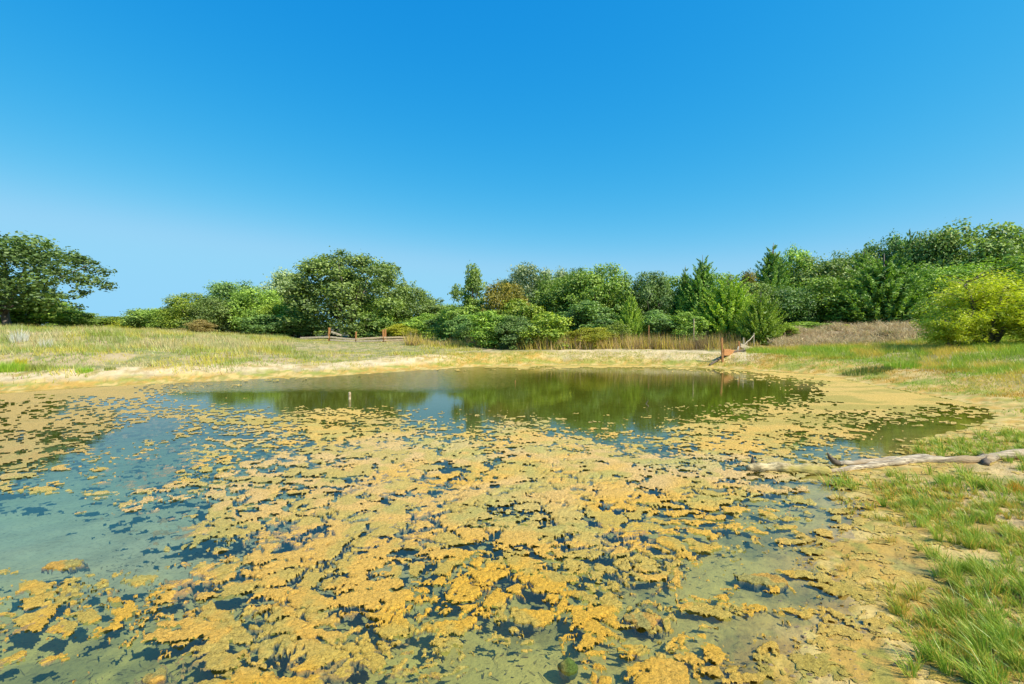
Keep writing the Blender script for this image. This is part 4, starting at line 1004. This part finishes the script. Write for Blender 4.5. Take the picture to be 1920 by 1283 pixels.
pole('fallen_pole', [gpt(1332, 20.1, .03), gpt(1352, 20.7, .06), gpt(1378, 21.6, .07), gpt(1402, 23.0, .08)], [0.045, 0.05, 0.05, 0.03], WB, 'long dark pole lying on the far shore under the broken fence', 'pole')
p = on_z(655, 749); pole('wooden_stake', [(p[0], p[1], -0.8), (p[0]+.005, p[1], 0), (p[0]+0.01, p[1], 0.15), (p[0], p[1], 0.17)], [0.03, 0.03, 0.033, 0.02], WD, 'short pale wooden stake standing in the open water', 'stake', 0.05)
p = on_z(966, 720); pole('thin_stick', [(p[0], p[1], -0.6), (p[0], p[1], 0.11)], [0.014, 0.010], WR, 'tiny rust coloured stick poking out of the far open water', 'stick', 0.05, 6)
p = on_z(1213, 762); pole('bent_twig', [(p[0]+.03, p[1], -0.5), (p[0]+0.03, p[1], 0.0), (p[0]-0.02, p[1], 0.05), (p[0]+0.03, p[1], 0.13)], [0.014, 0.014, 0.012, 0.006], WB, 'bent dark twig poking out of the water before the sky reflection', 'twig', 0.1, 6)
pole('marker_post', [gpt(1216.5, 26.8, -.1), gpt(1216.5, 26.8, 1.15)], [0.03, 0.03], WR, 'thin rusty post among the shrubs under the dark bluish pointed tree', 'post', 0.02, 6)
pole('marker_post', [gpt(1301, 26.0, -.1), gpt(1301, 26.0, 1.5)], [0.03, 0.03], WD, 'thin pale post at the foot of the tall dark cedar', 'post', 0.02, 6)
pole('marker_post', [gpt(1472, 25.0, -.1), gpt(1472, 25.0, .7)], [0.02, 0.02], WD, 'thin short post on the left shoulder of the brush mound', 'post', 0.02, 6)

# ------------------------------------------------------------------ driftwood
LOG = mat_wood('driftwood', (0.10, 0.065, 0.035), (0.66, 0.54, 0.36), (0.42, 0.29, 0.15), scale=7, stretch=(0.35, 7, 7), bump=1.0, bd=0.02)
MOSS = mat_wood('mossy_log', (0.16, 0.11, 0.04), (0.66, 0.52, 0.27), (0.42, 0.33, 0.08), scale=11, stretch=(0.7, 3, 3), bump=1.0, bd=0.02)
def smooth_path(pts, rad, k=7):
    pts = np.array(pts, float); n = len(pts); out = []; rr = []
    for i in range(n-1):
        p0 = pts[max(i-1, 0)]; p1 = pts[i]; p2 = pts[i+1]; p3 = pts[min(i+2, n-1)]
        for j in range(k):
            t = j/k; out.append(0.5*((2*p1)+(-p0+p2)*t+(2*p0-5*p1+4*p2-p3)*t*t+(-p0+3*p1-3*p2+p3)*t**3)); rr.append(rad[i]*(1-t)+rad[i+1]*t)
    out.append(pts[-1]); rr.append(rad[-1]); return np.array(out), np.array(rr)
def log_part(name, px, mat, parent, off, seed, rough=0.13, sides=14):
    """px: list of (px, py of the axis, distance, radius)"""
    P = [hit(a, b+F*r*0.75/6, 0)+np.array([0, 0, r*0.45+(0.045 if a > 1860 else 0)]) for a, b, Y, r in px]; R = [r*0.85 for *_, r in px]
    p, r = smooth_path(P, R); r = r*(1+0.12*np.sin(np.arange(len(r))*0.9+seed))
    V, Q, Tt = tube(p-off, r, sides, seed, rough)
    return mesh_np(name, V, [Q, Tt], mat, parent, None, True)
def driftwood():
    off = hit(1700, 872); root = empty('driftwood_log', tuple(off)); tag(root, 'long pale bleached driftwood log lying on the right bank', 'log')
    log_part('log_trunk', [(2080, 848, 6.5, .07), (1980, 852, 6.45, .068), (1880, 858, 6.35, .058), (1845, 860, 6.3, .07), (1790, 861, 6.25, .056), (1730, 861, 6.2, .062), (1680, 866, 6.1, .052),
                           (1630, 873, 5.95, .042), (1585, 879, 5.85, .034), (1548, 885, 5.8, .02)], LOG, root, off, 3)
    log_part('branch', [(1740, 856, 6.25, .05), (1690, 861, 6.2, .05), (1640, 864, 6.1, .047), (1600, 868, 6.0, .04), (1572, 868, 5.95, .035)], LOG, root, off, 5)
    e = hit(1572, 868+4)+np.array([0, 0, .02]); V, Q, Tt = tube(np.array([e, e+[-.06, 0, .02], e+[-.11, 0, .075], e+[-.14, -.0, .13]])-off, [.036, .034, .022, .004], 10, 5, .1); mesh_np('broken_tip', V, [Q, Tt], WB, root, None, True)
    log_part('knot', [(1848, 872, 6.2, .03), (1846, 862, 6.2, .065), (1843, 853, 6.22, .05), (1841, 848, 6.22, .018)], WB, root, off, 7, 0.3)
    off2 = hit(1470, 884); r2 = empty('mossy_log', tuple(off2)); tag(r2, 'shorter mossy half sunken log at the water edge, left of the long pale log', 'log')
    log_part('log_trunk', [(1400, 880, 5.95, .035), (1408, 877, 5.95, .062), (1440, 876, 5.9, .07), (1490, 878, 5.85, .072), (1535, 880, 5.8, .068), (1556, 883, 5.8, .045)], MOSS, r2, off2, 11, 0.2)
    log_part('branch_stub', [(1414, 878, 5.93, .035), (1411, 877, 5.93, .035)], WB, r2, off2, 13)
    e = hit(1412, 880)+np.array([0, 0, .05]); V, Q, Tt = tube(np.array([e, e+[-.005, 0, .05], e+[-.01, 0, .10]])-off2, [.035, .018, .004], 8, 5, .1); mesh_np('branch_stub', V, [Q, Tt], WB, r2)
driftwood()
def mossy_rock():
    c = on_z(1066, 1250); n = 26; m = 18; V = []
    for i in range(m+1):
        for j in range(n):
            ph = math.pi*i/m; th = 2*math.pi*j/n
            d = np.array([math.sin(ph)*math.cos(th), math.sin(ph)*math.sin(th), math.cos(ph)])
            k = 1+0.22*(float(fbm(np.array([d[0]*3+5]), np.array([d[1]*3+d[2]*2]), 77, 3)[0])-0.5)*2
            V.append(d*np.array([0.052, 0.045, 0.05])*k)
    Q = [(i*n+j, i*n+(j+1) % n, (i+1)*n+(j+1) % n, (i+1)*n+j) for i in range(m) for j in range(n)]
    V = np.array(V); col = np.tile(np.array([.13, .2, .03]), (len(V), 1)); col = blend(col, np.array([0.4, 0.3, 0.08]), ss(0.0, -0.05, V[:, 0]))
    o = mesh_np('mossy_stone', V, np.array(Q), ALG, None, col, True); o.location = (c[0], c[1], -0.014)
    tag(o, 'round green mossy lump half sunk in the olive shallows at the bottom', 'stone')
mossy_rock()
def weed_tuft(px, py, r, h, cols, label, n=260, w=0.012, name='weed_tuft', lean=0.5):
    c = hit(px, py); a = rng.uniform(0, 6.283, n); rr = r*np.sqrt(rng.random(n))
    x = np.cos(a)*rr; y = np.sin(a)*rr
    z = ground_z(x+c[0], y+c[1])-c[2]-0.01
    hh = h*rng.uniform(0.5, 1.1, n)*(1-0.4*rr/r); L = np.stack([np.cos(a), np.sin(a)], 1)*(hh*lean*rng.uniform(0, 1, n))[:, None]
    o = blades(name, np.column_stack([x, y, z]), hh, rng.uniform(.6, 1.3, n)*w, L, colmix(n, cols), BL, 2); o.location = tuple(c)
    tag(o, label, 'weed', 'single weeds and tufts on the banks')
GRN = [(0.16, 0.34, 0.02), (0.34, 0.52, 0.04), (0.42, 0.52, 0.06)]; OLV = [(0.22, 0.26, 0.05), (0.40, 0.40, 0.10)]
WHT = [(0.62, 0.60, 0.50), (0.74, 0.72, 0.62)]; YEL = [(0.60, 0.50, 0.03), (0.50, 0.46, 0.05)]; ORG = [(0.60, 0.25, 0.02), (0.70, 0.36, 0.04)]
weed_tuft(18, 697, 0.42, 0.42, GRN, 'bright green bushy tuft at the far left of the sandy shore', 700)
weed_tuft(70, 694, 0.34, 0.30, OLV, 'olive green tuft just right of the bright tuft on the left shore', 450)
weed_tuft(38, 685, 0.16, 0.40, YEL, 'yellow flowering weed behind the two tufts on the left shore', 150)
weed_tuft(158, 697, 0.22, 0.20, GRN, 'small green tuft at the edge of the white sand on the left', 260)
weed_tuft(206, 695, 0.16, 0.16, OLV, 'very small olive tuft beside the white sand left of the pond', 180)
weed_tuft(35, 642, 0.30, 0.75, WHT, 'dead white weed standing high on the left meadow', 110, 0.016)
weed_tuft(86, 650, 0.22, 0.55, WHT, 'shorter dead white weed right of the first on the left meadow', 70, 0.016)
weed_tuft(1908, 925, 0.10, 0.14, ORG, 'orange weed among the green grass at the right edge', 220, 0.005)
weed_tuft(1692, 690, 0.5, 0.30, GRN, 'bright green tuft in the yellow grass below the willow bush', 500, 0.016)
weed_tuft(1625, 699, 0.7, 0.26, [(0.10, 0.16, 0.03), (0.22, 0.28, 0.05)], 'dark green low tuft on the far right bank before the mound', 600, 0.016)
def debris():
    n = 14000; x = rng.uniform(-3.5, 3.2, n); y = rng.uniform(1.5, 7.0, n); sd = sdist(x, y)
    k = (sd < 0.9) & (rng.random(n) < 0.15+0.85*ss(0.48, 0.62, fbm(x*1.6, y*1.6, 401, 4))); x, y, sd = x[k], y[k], sd[k]; m = len(x)
    z = ground_z(x, y, sd)+0.003; L = rng.normal(0, 0.018, (m, 2))
    c = colmix(m, [(0.05, 0.05, 0.02), (0.14, 0.13, 0.04), (0.22, 0.15, 0.05)])
    blades('fine_debris', np.column_stack([x, y, z]), rng.uniform(0.002, 0.012, m), rng.uniform(0.003, 0.009, m), L, c, BL, 2, 'fine dark plant debris on the pond bottom and wet mud', 'debris', bend=1.2)
debris()
# mud clods and dark debris on the right bank
def clods():
    mb = MB(); n = 260
    for i in range(n):
        px = rnd.uniform(1440, 1920); py = rnd.uniform(905, 1283)
        if px < 1560 and py < 1010: continue
        c = on_z(px, py, 0.08); s = rnd.uniform(0.003, 0.010)
        if float(sdist(np.array([c[0]]), np.array([c[1]]))[0]) < -0.3: continue
        z = gz(c[0], c[1]); k = 6; V = [(c[0], c[1], z+s*.6)]
        for j in range(k):
            t = j*6.283/k; r = s*rnd.uniform(0.7, 1.6); V.append((c[0]+math.cos(t)*r*1.3, c[1]+math.sin(t)*r, z+s*rnd.uniform(0, .4)))
        for j in range(k):
            t = j*6.283/k; V.append((V[j+1][0]*1.0, V[j+1][1], z-s))
        Tt = [(0, 1+j, 1+(j+1) % k) for j in range(k)]; Q = [(1+j, 1+k+j, 1+k+(j+1) % k, 1+(j+1) % k) for j in range(k)]
        mb.add(np.array(V), Q, Tt)
    o = mb.build('mud_clods', mat_wood('dark_mud', (0.10, 0.065, 0.03), (0.34, 0.24, 0.11), scale=40, bd=0.004)); tag(o, 'small dark mud clods and bits scattered on the near bank', 'mud', None, 'stuff')
clods()
print('done')
